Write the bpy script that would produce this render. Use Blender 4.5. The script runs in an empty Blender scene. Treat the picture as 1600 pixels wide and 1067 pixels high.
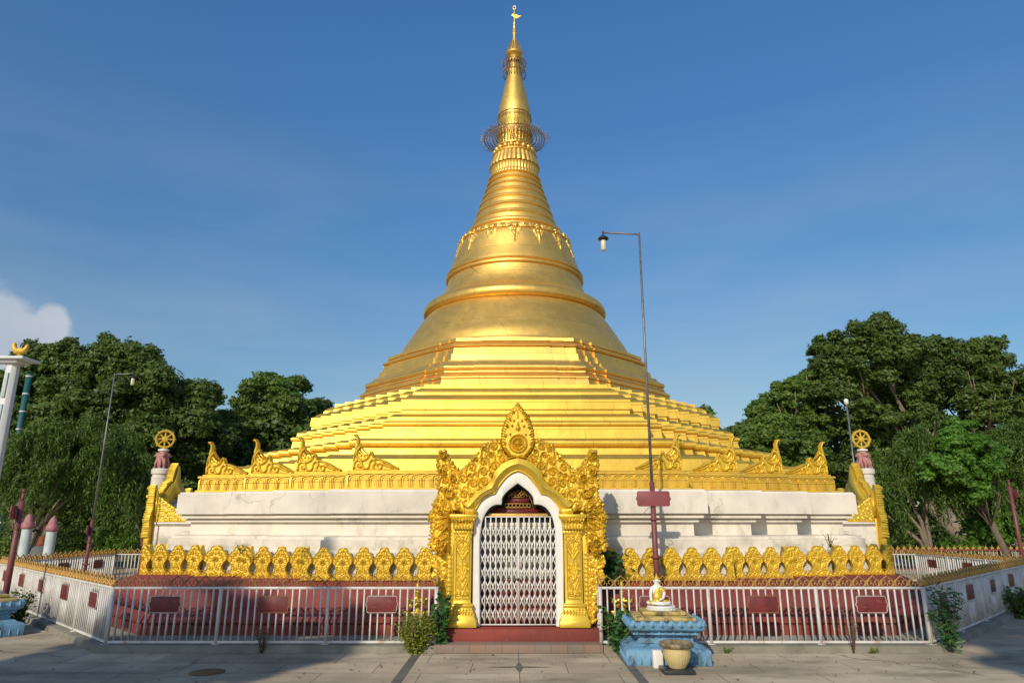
import bpy, math, random
import numpy as np
from mathutils import Vector, Matrix
R = math.radians
PI = math.pi
random.seed(5)
# ------------------------------------------------------------------ camera, sky, sun
scene = bpy.context.scene
COL = scene.collection
F = 1600*24/36
PITCH = math.atan(282/F)
H = 1.7
CX = -0.087
YC = 21.5
cam_d = bpy.data.cameras.new("camera")
cam = bpy.data.objects.new("camera", cam_d)
COL.objects.link(cam)
cam_d.lens = 24.0
cam_d.sensor_width = 36.0
cam_d.clip_start = 0.05
cam_d.clip_end = 3000
cam.location = (CX, 0, H)
cam.rotation_euler = (PI/2+PITCH, 0, 0)
scene.camera = cam

SUN_EL = R(29)
SUN_AZ = R(20)      # sun stands behind the viewer, to the left
sunv = Vector((-math.sin(SUN_AZ)*math.cos(SUN_EL), -math.cos(SUN_AZ)*math.cos(SUN_EL), math.sin(SUN_EL)))
world = bpy.data.worlds.new("World")
scene.world = world
world.use_nodes = True
wn = world.node_tree
wn.nodes.clear()
w_out = wn.nodes.new('ShaderNodeOutputWorld')
w_bg = wn.nodes.new('ShaderNodeBackground')
w_sky = wn.nodes.new('ShaderNodeTexSky')
w_sky.sky_type = 'NISHITA'
w_sky.sun_disc = False
w_sky.sun_elevation = SUN_EL
w_sky.sun_rotation = PI+SUN_AZ
w_sky.air_density = 1.0
w_sky.dust_density = 0.6
w_sky.ozone_density = 3.0
w_bg.inputs['Strength'].default_value = 0.105
# clouds low over the left horizon, mixed into the sky by direction
w_tc = wn.nodes.new('ShaderNodeTexCoord')
w_n = wn.nodes.new('ShaderNodeTexNoise')
w_n.inputs['Scale'].default_value = 16
w_n.inputs['Detail'].default_value = 8
w_n.inputs['Roughness'].default_value = 0.52
wn.links.new(w_tc.outputs['Generated'], w_n.inputs['Vector'])
def wmath(op, a, b=None, c=None, clamp=False):
    n = wn.nodes.new('ShaderNodeMath'); n.operation = op; n.use_clamp = clamp
    for i, x in enumerate((a, b, c)):
        if x is None: continue
        if isinstance(x, (int, float)): n.inputs[i].default_value = x
        else: wn.links.new(x, n.inputs[i])
    return n.outputs[0]
def wdist(direction, squash=1.0):
    v = wn.nodes.new('ShaderNodeVectorMath'); v.operation = 'SUBTRACT'
    wn.links.new(w_tc.outputs['Generated'], v.inputs[0]); v.inputs[1].default_value = direction
    s = wn.nodes.new('ShaderNodeVectorMath'); s.operation = 'MULTIPLY'
    wn.links.new(v.outputs[0], s.inputs[0]); s.inputs[1].default_value = (1, 1, squash)
    l = wn.nodes.new('ShaderNodeVectorMath'); l.operation = 'LENGTH'
    wn.links.new(s.outputs[0], l.inputs[0])
    return l.outputs['Value']
def cam_dir(u, v):
    dx, dy = (u-800)/F, (533.5-v)/F
    d = Vector((dx, math.cos(PITCH)-dy*math.sin(PITCH), math.sin(PITCH)+dy*math.cos(PITCH)))
    return d.normalized()
mask = None
for (u, v, rad, sq) in ((-12, 496, .046, 1.0), (24, 512, .030, 1.0), (76, 512, .022, .7), (12, 560, .066, 1.0), (-120, 490, .10, 1.0)):
    dd = wdist(cam_dir(u, v), sq)
    k = wmath('SUBTRACT', 1.0, wmath('DIVIDE', dd, rad))
    mask = k if mask is None else wmath('MAXIMUM', mask, k)
edge = wmath('ADD', mask, wmath('MULTIPLY', wmath('SUBTRACT', w_n.outputs['Fac'], 0.5), 1.0))
cl = wmath('MULTIPLY', wmath('MULTIPLY', edge, 3.2, clamp=True), 0.78, clamp=True)
# thin veil near the horizon
w_n2 = wn.nodes.new('ShaderNodeTexNoise')
w_n2.inputs['Scale'].default_value = 2.3
w_n2.inputs['Detail'].default_value = 6
w_mp = wn.nodes.new('ShaderNodeMapping')
w_mp.inputs['Scale'].default_value = (1, 1, 4.0)
wn.links.new(w_tc.outputs['Generated'], w_mp.inputs['Vector'])
wn.links.new(w_mp.outputs[0], w_n2.inputs['Vector'])
sep = wn.nodes.new('ShaderNodeSeparateXYZ')
wn.links.new(w_tc.outputs['Generated'], sep.inputs[0])
low = wmath('SUBTRACT', 1.0, wmath('MULTIPLY', sep.outputs['Z'], 1.9), clamp=True)
veil = wmath('MULTIPLY', wmath('MULTIPLY', wmath('SUBTRACT', w_n2.outputs['Fac'], 0.40), 2.2, clamp=True), low)
w_mix0 = wn.nodes.new('ShaderNodeMixRGB')
wn.links.new(veil, w_mix0.inputs['Fac'])
w_hs = wn.nodes.new('ShaderNodeHueSaturation')
w_hs.inputs['Saturation'].default_value = 1.21
w_hs.inputs['Value'].default_value = 1.0
wn.links.new(w_sky.outputs[0], w_hs.inputs['Color'])
w_g = wn.nodes.new('ShaderNodeMixRGB')
wn.links.new(wmath('DIVIDE', sep.outputs['Z'], 0.62, clamp=True), w_g.inputs['Fac'])
w_g.inputs['Color1'].default_value = (.96, .83, .66, 1)
w_g.inputs['Color2'].default_value = (1.47, 1.52, 1.54, 1)
w_m = wn.nodes.new('ShaderNodeMixRGB'); w_m.blend_type = 'MULTIPLY'; w_m.inputs['Fac'].default_value = 1
wn.links.new(w_hs.outputs[0], w_m.inputs['Color1']); wn.links.new(w_g.outputs[0], w_m.inputs['Color2'])
wn.links.new(w_m.outputs[0], w_mix0.inputs['Color1'])
w_mix0.inputs['Color2'].default_value = (4.0, 4.7, 5.6, 1)
w_mix = wn.nodes.new('ShaderNodeMixRGB')
wn.links.new(cl, w_mix.inputs['Fac'])
wn.links.new(w_mix0.outputs[0], w_mix.inputs['Color1'])
w_cc = wn.nodes.new('ShaderNodeMixRGB')
wn.links.new(w_n.outputs['Fac'], w_cc.inputs['Fac'])
w_cc.inputs['Color1'].default_value = (3.6, 4.3, 5.4, 1)
w_cc.inputs['Color2'].default_value = (6.6, 6.6, 6.9, 1)
wn.links.new(w_cc.outputs[0], w_mix.inputs['Color2'])
wn.links.new(w_mix.outputs[0], w_bg.inputs['Color'])
wn.links.new(w_bg.outputs[0], w_out.inputs[0])

sun_d = bpy.data.lights.new("sun", 'SUN')
sun_d.energy = 3.5
sun_d.angle = R(0.6)
sun_d.color = (1.0, 0.87, 0.68)
sun = bpy.data.objects.new("sun", sun_d)
COL.objects.link(sun)
sun.rotation_euler = sunv.to_track_quat('Z', 'Y').to_euler()
scene.view_settings.view_transform = 'Standard'
scene.view_settings.look = 'None'
scene.view_settings.exposure = 0.0
scene.view_settings.gamma = 1.0

# ------------------------------------------------------------------ measuring helpers
def zY(v, Y):                       # height of what is seen on row v at distance Y
    return H+Y*math.tan(PITCH+math.atan((533.5-v)/F))
def at(u, v, Y):
    z = zY(v, Y)
    d = Y*math.cos(PITCH)+(z-H)*math.sin(PITCH)
    return Vector((CX+(u-800)*d/F, Y, z))

# ------------------------------------------------------------------ object helpers
ALL = []
def tag(o, label, cat=None, group=None, kind=None):
    if label: o['label'] = label
    if cat: o['category'] = cat
    if group: o['group'] = group
    if kind: o['kind'] = kind
    return o
def thing(name, label, cat, loc=(0, 0, 0), rz=0, group=None):
    o = bpy.data.objects.new(name, None)
    COL.objects.link(o)
    o.empty_display_size = .2
    o.location = loc
    o.rotation_euler = (0, 0, rz)
    ALL.append(o)
    return tag(o, label, cat, group)
def copy_tree(o, parent=None, loc=None, rz=None, label=None, group=None, dx=False):
    c = o.copy()
    COL.objects.link(c)
    c.parent = parent
    if loc is not None: c.location = loc
    if rz is not None: c.rotation_euler = (0, 0, rz)
    if label: c['label'] = label
    if group: c['group'] = group
    for ch in [x for x in ALL if x.parent == o]:
        copy_tree(ch, c)
    ALL.append(c)
    return c
class MB:
    def __init__(s):
        s.v = []; s.f = []; s.n = 0
    def add(s, v, f):
        v = np.asarray(v, float).reshape(-1, 3)
        s.v.append(v)
        n = s.n
        for q in f: s.f.append(tuple(int(i)+n for i in q))
        s.n += len(v)
        return s
    def box(s, x0, x1, y0, y1, z0, z1):
        v = [(x0, y0, z0), (x1, y0, z0), (x1, y1, z0), (x0, y1, z0), (x0, y0, z1), (x1, y0, z1), (x1, y1, z1), (x0, y1, z1)]
        return s.add(v, [(0, 3, 2, 1), (4, 5, 6, 7), (0, 1, 5, 4), (1, 2, 6, 5), (2, 3, 7, 6), (3, 0, 4, 7)])
    def rings(s, rings, cap0=True, cap1=True, closed=True):
        n = len(rings[0]); m = len(rings)
        v = np.array(rings, float).reshape(-1, 3)
        f = []
        for i in range(m-1):
            for j in range(n if closed else n-1):
                k = (j+1) % n
                f.append((i*n+j, i*n+k, (i+1)*n+k, (i+1)*n+j))
        if cap0: f.append(tuple(range(n-1, -1, -1)))
        if cap1: f.append(tuple(range((m-1)*n, m*n)))
        return s.add(v, f)
    def lathe(s, prof, n=32, c=(0, 0), mod=None, cap0=True, cap1=True):
        rs = []
        for (r, z) in prof:
            ring = []
            for j in range(n):
                a = 2*PI*j/n
                rr = r if mod is None else r+mod(a, r, z)
                ring.append((c[0]+rr*math.cos(a), c[1]+rr*math.sin(a), z))
            rs.append(ring)
        return s.rings(rs, cap0, cap1)
    def tube(s, pts, r, n=6, r1=None, caps=True):
        pts = [Vector(p) for p in pts]
        m = len(pts)
        rs = []
        up = Vector((0.13, 0.21, 1)).normalized()
        for i, p in enumerate(pts):
            t = (pts[min(i+1, m-1)]-pts[max(i-1, 0)])
            if t.length < 1e-9: t = Vector((0, 0, 1))
            t.normalize()
            a = t.cross(up)
            if a.length < 0.1: a = t.cross(Vector((1, 0, 0)))
            a.normalize(); b = t.cross(a)
            rr = r[i] if isinstance(r, (list, tuple)) else (r if r1 is None else r+(r1-r)*i/(m-1))
            rs.append([p+(a*math.cos(2*PI*j/n)+b*math.sin(2*PI*j/n))*rr for j in range(n)])
        return s.rings(rs, caps, caps)
    def ribbon(s, pts, th, dep):     # flat iron strip standing in the XZ plane, dep deep in Y
        pts = [Vector((p[0], 0, p[1])) for p in pts]
        rs = []
        m = len(pts)
        for i, p in enumerate(pts):
            t = (pts[min(i+1, m-1)]-pts[max(i-1, 0)]).normalized()
            nrm = Vector((-t.z, 0, t.x))*th/2
            d = Vector((0, dep/2, 0))
            rs.append([p+nrm-d, p+nrm+d, p-nrm+d, p-nrm-d])
        return s.rings(rs)
    def sphere(s, c, r, n=12, m=8, sc=(1, 1, 1)):
        prof = []
        for i in range(m+1):
            a = -PI/2+PI*i/m
            prof.append((max(math.cos(a), 1e-3)*r, math.sin(a)*r))
        v = []; rs = []
        for (rr, z) in prof:
            rs.append([(c[0]+rr*math.cos(2*PI*j/n)*sc[0], c[1]+rr*math.sin(2*PI*j/n)*sc[1], c[2]+z*sc[2]) for j in range(n)])
        return s.rings(rs)
    def prism(s, poly, y0, y1):      # outline in XZ, extruded in Y
        n = len(poly)
        a = [(p[0], y0, p[1]) for p in poly]; b = [(p[0], y1, p[1]) for p in poly]
        return s.rings([a, b])
    def xform(s, M):
        s.v = [np.array([tuple(M @ Vector(p)) for p in v]) for v in s.v]
        return s
    def build(s, name, mat, parent=None, smooth=False, angle=None, bevel=None, loc=None):
        me = bpy.data.meshes.new(name)
        V = np.concatenate(s.v) if s.v else np.zeros((0, 3))
        L = np.array([len(q) for q in s.f], int)
        me.vertices.add(len(V)); me.vertices.foreach_set('co', V.ravel())
        me.loops.add(int(L.sum())); me.loops.foreach_set('vertex_index', np.concatenate([np.array(q, int) for q in s.f]))
        me.polygons.add(len(L)); me.polygons.foreach_set('loop_start', np.concatenate(([0], np.cumsum(L)[:-1])))
        me.polygons.foreach_set('loop_total', L)
        me.update(calc_edges=True)
        me.validate()
        return finish(me, name, mat, parent, smooth, angle, bevel, loc)
def finish(me, name, mat, parent=None, smooth=False, angle=None, bevel=None, loc=None):
    if mat: me.materials.append(mat)
    if smooth: me.polygons.foreach_set('use_smooth', [True]*len(me.polygons))
    if angle:
        me.polygons.foreach_set('use_smooth', [True]*len(me.polygons))
        me.set_sharp_from_angle(angle=R(angle))
    o = bpy.data.objects.new(name, me)
    COL.objects.link(o)
    if parent: o.parent = parent
    if loc is not None: o.location = loc
    if bevel:
        b = o.modifiers.new('bevel', 'BEVEL'); b.width = bevel; b.segments = 2; b.limit_method = 'ANGLE'; b.angle_limit = R(40)
    ALL.append(o)
    return o
def fast_mesh(name, V, Q, mat, parent=None, smooth=False):      # quads as numpy arrays
    me = bpy.data.meshes.new(name)
    n = len(Q)
    me.vertices.add(len(V)); me.vertices.foreach_set('co', np.asarray(V, np.float32).ravel())
    k = Q.shape[1]
    me.loops.add(n*k); me.loops.foreach_set('vertex_index', Q.astype(np.int32).ravel())
    me.polygons.add(n); me.polygons.foreach_set('loop_start', np.arange(n, dtype=np.int32)*k)
    me.polygons.foreach_set('loop_total', np.full(n, k, np.int32))
    if smooth: me.polygons.foreach_set('use_smooth', np.ones(n, bool))
    me.update(calc_edges=True)
    return finish(me, name, mat, parent)

# ------------------------------------------------------------------ materials
class NT:
    def __init__(s, name):
        s.m = bpy.data.materials.new(name); s.m.use_nodes = True
        s.t = s.m.node_tree
        s.b = s.t.nodes['Principled BSDF']
        s.tc = s.t.nodes.new('ShaderNodeTexCoord')
        s.co = s.tc.outputs['Object']
    def node(s, t, **kw):
        n = s.t.nodes.new(t)
        for k, v in kw.items(): setattr(n, k, v)
        return n
    def put(s, sock, v):
        if isinstance(v, (int, float)): sock.default_value = v
        elif isinstance(v, tuple): sock.default_value = v if len(v) == len(sock.default_value) else tuple(v)+(1,)
        else: s.t.links.new(v, sock)
    def math(s, op, a, b=0.0, clamp=False):
        n = s.node('ShaderNodeMath', operation=op, use_clamp=clamp)
        s.put(n.inputs[0], a); s.put(n.inputs[1], b)
        return n.outputs[0]
    def noise(s, scale, detail=4, rough=.55, stretch=(1, 1, 1), co=None, dist=0):
        mp = s.node('ShaderNodeMapping'); mp.inputs['Scale'].default_value = stretch
        s.put(mp.inputs['Vector'], co or s.co)
        n = s.node('ShaderNodeTexNoise')
        n.inputs['Scale'].default_value = scale; n.inputs['Detail'].default_value = detail
        n.inputs['Roughness'].default_value = rough; n.inputs['Distortion'].default_value = dist
        s.t.links.new(mp.outputs[0], n.inputs['Vector'])
        return n.outputs['Fac']
    def ramp(s, fac, a, b):         # smooth step between a and b
        n = s.node('ShaderNodeMapRange', interpolation_type='SMOOTHSTEP')
        s.put(n.inputs[0], fac); n.inputs[1].default_value = a; n.inputs[2].default_value = b
        return n.outputs[0]
    def mix(s, fac, a, b, mode='MIX'):
        n = s.node('ShaderNodeMixRGB', blend_type=mode)
        s.put(n.inputs[0], fac); s.put(n.inputs[1], a); s.put(n.inputs[2], b)
        return n.outputs[0]
    def bump(s, h, strength=.3, dist=.01, prev=None):
        n = s.node('ShaderNodeBump'); n.inputs['Strength'].default_value = strength; n.inputs['Distance'].default_value = dist
        s.put(n.inputs['Height'], h)
        if prev: s.t.links.new(prev, n.inputs['Normal'])
        return n.outputs[0]
    def fin(s, col, rough=.6, metal=0.0, nrm=None, spec=None):
        s.put(s.b.inputs['Base Color'], col)
        s.put(s.b.inputs['Roughness'], rough); s.put(s.b.inputs['Metallic'], metal)
        if nrm: s.t.links.new(nrm, s.b.inputs['Normal'])
        if spec is not None: s.b.inputs['Specular IOR Level'].default_value = spec
        return s.m
def simple(name, col, rough=.6, metal=0., var=.15, scale=6, bump=.1, spec=None):
    m = NT(name)
    n = m.noise(scale, 5)
    dark = tuple(c*(1-var*1.6) for c in col); lite = tuple(min(1, c*(1+var)) for c in col)
    c = m.mix(n, dark+(1,), lite+(1,))
    return m.fin(c, rough, metal, m.bump(m.noise(scale*8, 3), bump, .004), spec)

def gold_mat(name, base, metal, rough, seam=True, dirt=.3, seam_sc=(1.1, .34)):
    m = NT(name)
    oi = m.node('ShaderNodeObjectInfo')
    n1 = m.noise(.9, 6, .6)
    n2 = m.noise(7, 5, .6, (1, 1, .3))
    f = m.math('ADD', m.math('MULTIPLY', n1, .6), m.math('MULTIPLY', n2, .4))
    dark = tuple(x*(1-dirt) for x in base)
    col = m.mix(m.ramp(f, .38, .62), dark+(1,), base+(1,))
    if not seam: col = m.mix(m.math('MULTIPLY', oi.outputs['Random'], .35), col, tuple(x*.62 for x in base)+(1,))
    # weather streaks where the gilding is thin
    st = m.ramp(m.noise(3.2, 6, .7, (2.2, 2.2, .22)), .66, .80)
    col = m.mix(m.math('MULTIPLY', st, .5), col, (base[0]*.75, base[1]*.72, base[2]*1.6, 1))
    big = m.ramp(m.noise(1.6, 7, .65, (1, 1, 1.6)), .42, .60)
    rg = m.math('ADD', m.math('ADD', rough-.10, m.math('MULTIPLY', m.noise(4, 4), .16)), m.math('MULTIPLY', big, .05))
    drip = m.math('MULTIPLY', m.ramp(m.noise(5, 6, .65, (1.6, 1.6, .16)), .62, .72), m.ramp(m.noise(.8, 3), .50, .60))
    col = m.mix(m.math('MULTIPLY', drip, .5), col, (.72, .62, .42, 1))
    metal = m.math('SUBTRACT', metal, m.math('MULTIPLY', drip, .35))
    nrm = m.bump(m.noise(2.2, 3), .25, .03)
    nrm = m.bump(m.noise(30, 3), .12, .004, nrm)
    if seam:
        sp = m.node('ShaderNodeSeparateXYZ'); m.t.links.new(m.co, sp.inputs[0])
        cb = m.node('ShaderNodeCombineXYZ')
        m.t.links.new(m.math('ADD', sp.outputs[0], m.math('MULTIPLY', sp.outputs[1], 1.0)), cb.inputs[0])
        m.t.links.new(sp.outputs[2], cb.inputs[1])
        br = m.node('ShaderNodeTexBrick')
        m.t.links.new(cb.outputs[0], br.inputs['Vector'])
        br.inputs['Scale'].default_value = 1.0
        br.inputs['Brick Width'].default_value = seam_sc[0]; br.inputs['Row Height'].default_value = seam_sc[1]
        br.inputs['Mortar Size'].default_value = .004; br.inputs['Mortar Smooth'].default_value = .3
        br.inputs['Color1'].default_value = (1, 1, 1, 1); br.inputs['Color2'].default_value = (.86, .86, .86, 1)
        nrm = m.bump(m.math('SUBTRACT', 1.0, br.outputs['Fac']), .5, .006, nrm)
        col = m.mix(m.math('MULTIPLY', br.outputs['Fac'], .4), col, (base[0]*.45, base[1]*.36, base[2]*.3, 1))
        col = m.mix(.5, col, br.outputs['Color'], 'MULTIPLY')
    return m.fin(col, rg, metal, nrm)
M = {}
M['gold'] = gold_mat('gold_paint', (.82, .545, .082), .70, .46, True, .18)
M['carved'] = gold_mat('carved_gold', (.86, .60, .065), .50, .42, False, .22)
M['leaf_gold'] = gold_mat('gilded_sheet', (.90, .575, .14), .82, .47, True, .12, (1.6, .9))
M['wire'] = simple('gilded_wire', (.36, .24, .09), .5, .6)

def white_mat():
    m = NT('stained_white_wall')
    n = m.noise(1.1, 7, .62)
    s = m.noise(2.6, 8, .7, (1, 1, .35))
    c = m.mix(m.ramp(n, .35, .7), (.76, .71, .61, 1), (.60, .56, .49, 1))
    c = m.mix(m.math('MULTIPLY', m.ramp(s, .50, .74), .7), c, (.34, .32, .27, 1))
    fine = m.ramp(m.noise(14, 6, .75, (1, 1, .12)), .62, .78)
    c = m.mix(m.math('MULTIPLY', fine, .45), c, (.30, .28, .24, 1))
    # grime creeping up from the foot of the wall
    sp = m.node('ShaderNodeSeparateXYZ'); m.t.links.new(m.co, sp.inputs[0])
    foot = m.math('MULTIPLY', m.ramp(sp.outputs[2], 1.55, 1.1), m.ramp(m.noise(3.3, 7, .7), .42, .62))
    c = m.mix(m.math('MULTIPLY', foot, .8), c, (.30, .29, .22, 1))
    cr = m.node('ShaderNodeTexVoronoi', feature='DISTANCE_TO_EDGE'); cr.inputs['Scale'].default_value = .7
    wn_ = m.node('ShaderNodeTexNoise'); wn_.inputs['Scale'].default_value = 1.6; wn_.inputs['Detail'].default_value = 6
    m.put(wn_.inputs['Vector'], m.co)
    m.put(cr.inputs['Vector'], m.mix(.55, m.co, wn_.outputs['Color']))
    crack = m.math('MULTIPLY', m.ramp(cr.outputs['Distance'], .005, .0), m.ramp(m.noise(.8, 3), .5, .6))
    c = m.mix(m.math('MULTIPLY', crack, .45), c, (.25, .23, .2, 1))
    nr = m.bump(m.noise(5, 6), .35, .012)
    nr = m.bump(m.noise(40, 4), .2, .003, nr)
    return m.fin(c, .8, 0, nr)
M['white'] = white_mat()
def red_mat():
    m = NT('faded_red_plaster')
    c = m.mix(m.ramp(m.noise(1.2, 7, .65), .35, .68), (.27, .045, .030, 1), (.16, .034, .027, 1))
    c = m.mix(m.math('MULTIPLY', m.ramp(m.noise(5, 7, .7, (1, 1, .3)), .55, .75), .6), c, (.08, .03, .025, 1))
    c = m.mix(m.math('MULTIPLY', m.ramp(m.noise(9, 5, .7), .64, .74), .5), c, (.38, .2, .15, 1))
    return m.fin(c, .75, 0, m.bump(m.noise(9, 6), .4, .008))
M['red'] = red_mat()
def plate_mat():
    m = NT('red_painted_plate')
    c = m.mix(m.ramp(m.noise(7, 6, .6, (1, 1, .4)), .35, .7), (.17, .022, .022, 1), (.09, .018, .02, 1))
    c = m.mix(m.math('MULTIPLY', m.ramp(m.noise(22, 3, .6, (.5, 1, 1.6)), .62, .7), .35), c, (.36, .16, .14, 1))
    return m.fin(c, .55, 0, m.bump(m.noise(18, 4), .2, .003))
M['plate'] = plate_mat()
def fence_mat():
    m = NT('white_painted_iron_with_rust')
    r = m.ramp(m.noise(6, 7, .75, (1, 1, .45)), .50, .68)
    c = m.mix(m.ramp(m.noise(3, 4), .3, .7), (.66, .65, .60, 1), (.52, .52, .50, 1))
    c = m.mix(m.math('MULTIPLY', r, .6), c, (.38, .17, .05, 1))
    return m.fin(c, .5, 0, m.bump(m.noise(40, 4), .25, .002))
M['iron'] = fence_mat()
M['crest'] = simple('gilded_iron', (.56, .33, .08), .5, .35, .35, 9)
M['crest_rust'] = simple('worn_gilded_iron', (.36, .20, .08), .6, .3, .4, 9)
def ground_mat():
    m = NT('plaza_concrete')
    n = m.noise(.55, 7, .62)
    c = m.mix(m.ramp(n, .36, .66), (.30, .25, .18, 1), (.49, .42, .30, 1))
    c = m.mix(m.math('MULTIPLY', m.ramp(m.noise(1.3, 8, .72, (.35, 1, 1)), .46, .66), .8), c, (.17, .15, .115, 1))
    c = m.mix(m.math('MULTIPLY', m.ramp(m.noise(70, 3, .6), .60, .70), .5), c, (.10, .09, .07, 1))
    c = m.mix(m.math('MULTIPLY', m.ramp(m.noise(19, 5, .7), .55, .72), .35), c, (.38, .35, .29, 1))
    br = m.node('ShaderNodeTexBrick'); m.put(br.inputs['Vector'], m.co)
    br.inputs['Scale'].default_value = 1.0; br.inputs['Brick Width'].default_value = 1.15; br.inputs['Row Height'].default_value = .62
    br.inputs['Mortar Size'].default_value = .006; br.inputs['Mortar Smooth'].default_value = .4; br.inputs['Bias'].default_value = .2
    br.inputs['Color1'].default_value = (1, 1, 1, 1); br.inputs['Color2'].default_value = (.74, .73, .71, 1)
    c = m.mix(.7, c, br.outputs['Color'], 'MULTIPLY')
    c = m.mix(m.math('MULTIPLY', br.outputs['Fac'], m.ramp(m.noise(1.1, 4), .42, .62)), c, (.12, .08, .065, 1))
    cr = m.node('ShaderNodeTexVoronoi', feature='DISTANCE_TO_EDGE'); cr.inputs['Scale'].default_value = .33
    wn_ = m.node('ShaderNodeTexNoise'); wn_.inputs['Scale'].default_value = .9; wn_.inputs['Detail'].default_value = 7
    m.put(wn_.inputs['Vector'], m.co)
    m.put(cr.inputs['Vector'], m.mix(.5, m.co, wn_.outputs['Color']))
    c = m.mix(m.math('MULTIPLY', m.math('MULTIPLY', m.ramp(cr.outputs['Distance'], .006, .0), m.ramp(m.noise(.5, 3), .47, .56)), .7), c, (.05, .05, .04, 1))
    nr = m.bump(m.noise(2, 6), .3, .02)
    nr = m.bump(m.noise(45, 5), .3, .003, nr)
    return m.fin(c, .82, 0, nr)
M['ground'] = ground_mat()
M['floor'] = simple('grey_floor', (.24, .225, .19), .85, 0, .35, 2)
M['curb'] = simple('mossy_curb', (.24, .225, .17), .9, 0, .5, 3, .4)
M['strip'] = simple('dark_stone_strip', (.15, .14, .12), .7, 0, .3, 5)
def brick_mat():
    m = NT('brick_paving')
    br = m.node('ShaderNodeTexBrick'); m.put(br.inputs['Vector'], m.co)
    br.inputs['Scale'].default_value = 1.0; br.inputs['Brick Width'].default_value = .22; br.inputs['Row Height'].default_value = .1
    br.inputs['Mortar Size'].default_value = .006
    br.inputs['Color1'].default_value = (.26, .16, .11, 1); br.inputs['Color2'].default_value = (.20, .15, .12, 1); br.inputs['Mortar'].default_value = (.13, .11, .09, 1)
    c = m.mix(m.math('MULTIPLY', m.ramp(m.noise(3, 6), .4, .7), .6), br.outputs['Color'], (.24, .20, .16, 1))
    return m.fin(c, .85, 0, m.bump(m.noise(30, 4), .4, .004))
M['brick'] = brick_mat()
def mildew_mat(name, col, dark=(.035, .04, .035), amt=.8, lo=.5):
    m = NT(name)
    c = m.mix(m.ramp(m.noise(3, 5), .3, .7), col+(1,), tuple(x*.8 for x in col)+(1,))
    k = m.ramp(m.noise(6, 8, .72, (1, 1, .5)), lo, lo+.2)
    c = m.mix(m.math('MULTIPLY', k, amt), c, dark+(1,))
    return m.fin(c, .7, 0, m.bump(m.noise(16, 6), .5, .006))
M['blue'] = mildew_mat('weathered_blue_paint', (.15, .33, .50), (.03, .04, .045), .85, .47)
M['yellow'] = mildew_mat('weathered_yellow_paint', (.58, .44, .15), lo=.46)
M['pot'] = mildew_mat('cream_pot', (.60, .48, .22), (.08, .07, .05), .7, .58)
M['potrim'] = mildew_mat('dirty_pot_rim', (.30, .24, .13), (.05, .045, .035), .8, .42)
M['black'] = simple('black_stone', (.025, .03, .032), .4, 0, .4, 5)
M['plaster_white'] = simple('white_plaster', (.74, .73, .70), .5, 0, .08, 8)
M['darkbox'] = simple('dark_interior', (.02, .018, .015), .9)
M['blackboard'] = simple('black_painted_board', (.012, .014, .012), .55)
M['pole_red'] = simple('red_painted_pole', (.19, .055, .055), .5, 0, .3, 5)
M['pole_grey'] = simple('galvanised_pole', (.22, .22, .23), .45, .5, .5, 12)
M['lampcap'] = simple('black_lamp_cap', (.015, .015, .015), .5)
M['bulb'] = simple('pale_lamp_glass', (.62, .58, .42), .3)
M['pink'] = simple('pink_painted_stone', (.46, .22, .20), .7, 0, .25, 12, .5)
M['pinkcap'] = simple('dusty_pink_paint', (.40, .17, .18), .7, 0, .3, 8, .3)
M['pale'] = mildew_mat('pale_blue_white_paint', (.48, .56, .56), (.2, .22, .2), .4, .55)
M['colwhite'] = simple('white_column_paint', (.62, .65, .65), .55, 0, .1, 3)
M['wheel'] = simple('yellow_wheel_paint', (.66, .42, .05), .5, .2, .2, 10)
M['bronze'] = simple('dark_bronze', (.07, .045, .03), .5, .4, .5, 14)
M['orange'] = simple('orange_cloth', (.22, .06, .02), .8)
M['shaded_gold'] = simple('shaded_gilding', (.34, .20, .05), .5, .6)  # gold darkened in its colour for the unlit shrine interior
M['teal'] = simple('teal_paint', (.01, .09, .085), .6)
M['ywall'] = simple('yellow_wall_paint', (.52, .42, .18), .7)
M['bark'] = simple('bark', (.15, .115, .085), .9, 0, .4, 5, .8)
M['barklite'] = simple('pale_bark', (.26, .21, .155), .9, 0, .35, 5, .8)
M['dry'] = simple('dry_stems', (.14, .09, .06), .9)
def leaf_mat(name, a, b, trans=.25):
    m = NT(name)
    g = m.node('ShaderNodeNewGeometry')
    f = g.outputs['Random Per Island']
    c = m.mix(f, a+(1,), b+(1,))
    big = m.ramp(m.noise(.35, 4), .35, .65)
    c = m.mix(m.math('MULTIPLY', big, .35), c, tuple(min(1, x*1.5) for x in b)+(1,))
    m.fin(c, .5, 0, None, .35)
    tr = m.node('ShaderNodeBsdfTranslucent'); m.put(tr.inputs[0], m.mix(.5, c, (b[0]*2.2, b[1]*1.8, b[2]*.6, 1)))
    mx = m.node('ShaderNodeMixShader'); mx.inputs[0].default_value = trans
    m.t.links.new(m.b.outputs[0], mx.inputs[1]); m.t.links.new(tr.outputs[0], mx.inputs[2])
    out = [n for n in m.t.nodes if n.type == 'OUTPUT_MATERIAL'][0]
    m.t.links.new(mx.outputs[0], out.inputs[0])
    return m.m
M['leafA'] = leaf_mat('dark_foliage', (.030, .064, .012), (.105, .165, .030), .3)
M['leafB'] = leaf_mat('mid_foliage', (.038, .085, .014), (.12, .20, .030), .3)
M['leafC'] = leaf_mat('bright_foliage', (.05, .13, .015), (.11, .24, .03), .35)
M['leafD'] = leaf_mat('weeping_foliage', (.032, .075, .012), (.105, .185, .030))
M['leafE'] = leaf_mat('yellow_green_foliage', (.08, .12, .012), (.22, .26, .03))
M['leafF'] = leaf_mat('vine_foliage', (.02, .07, .02), (.06, .17, .04))

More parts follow.
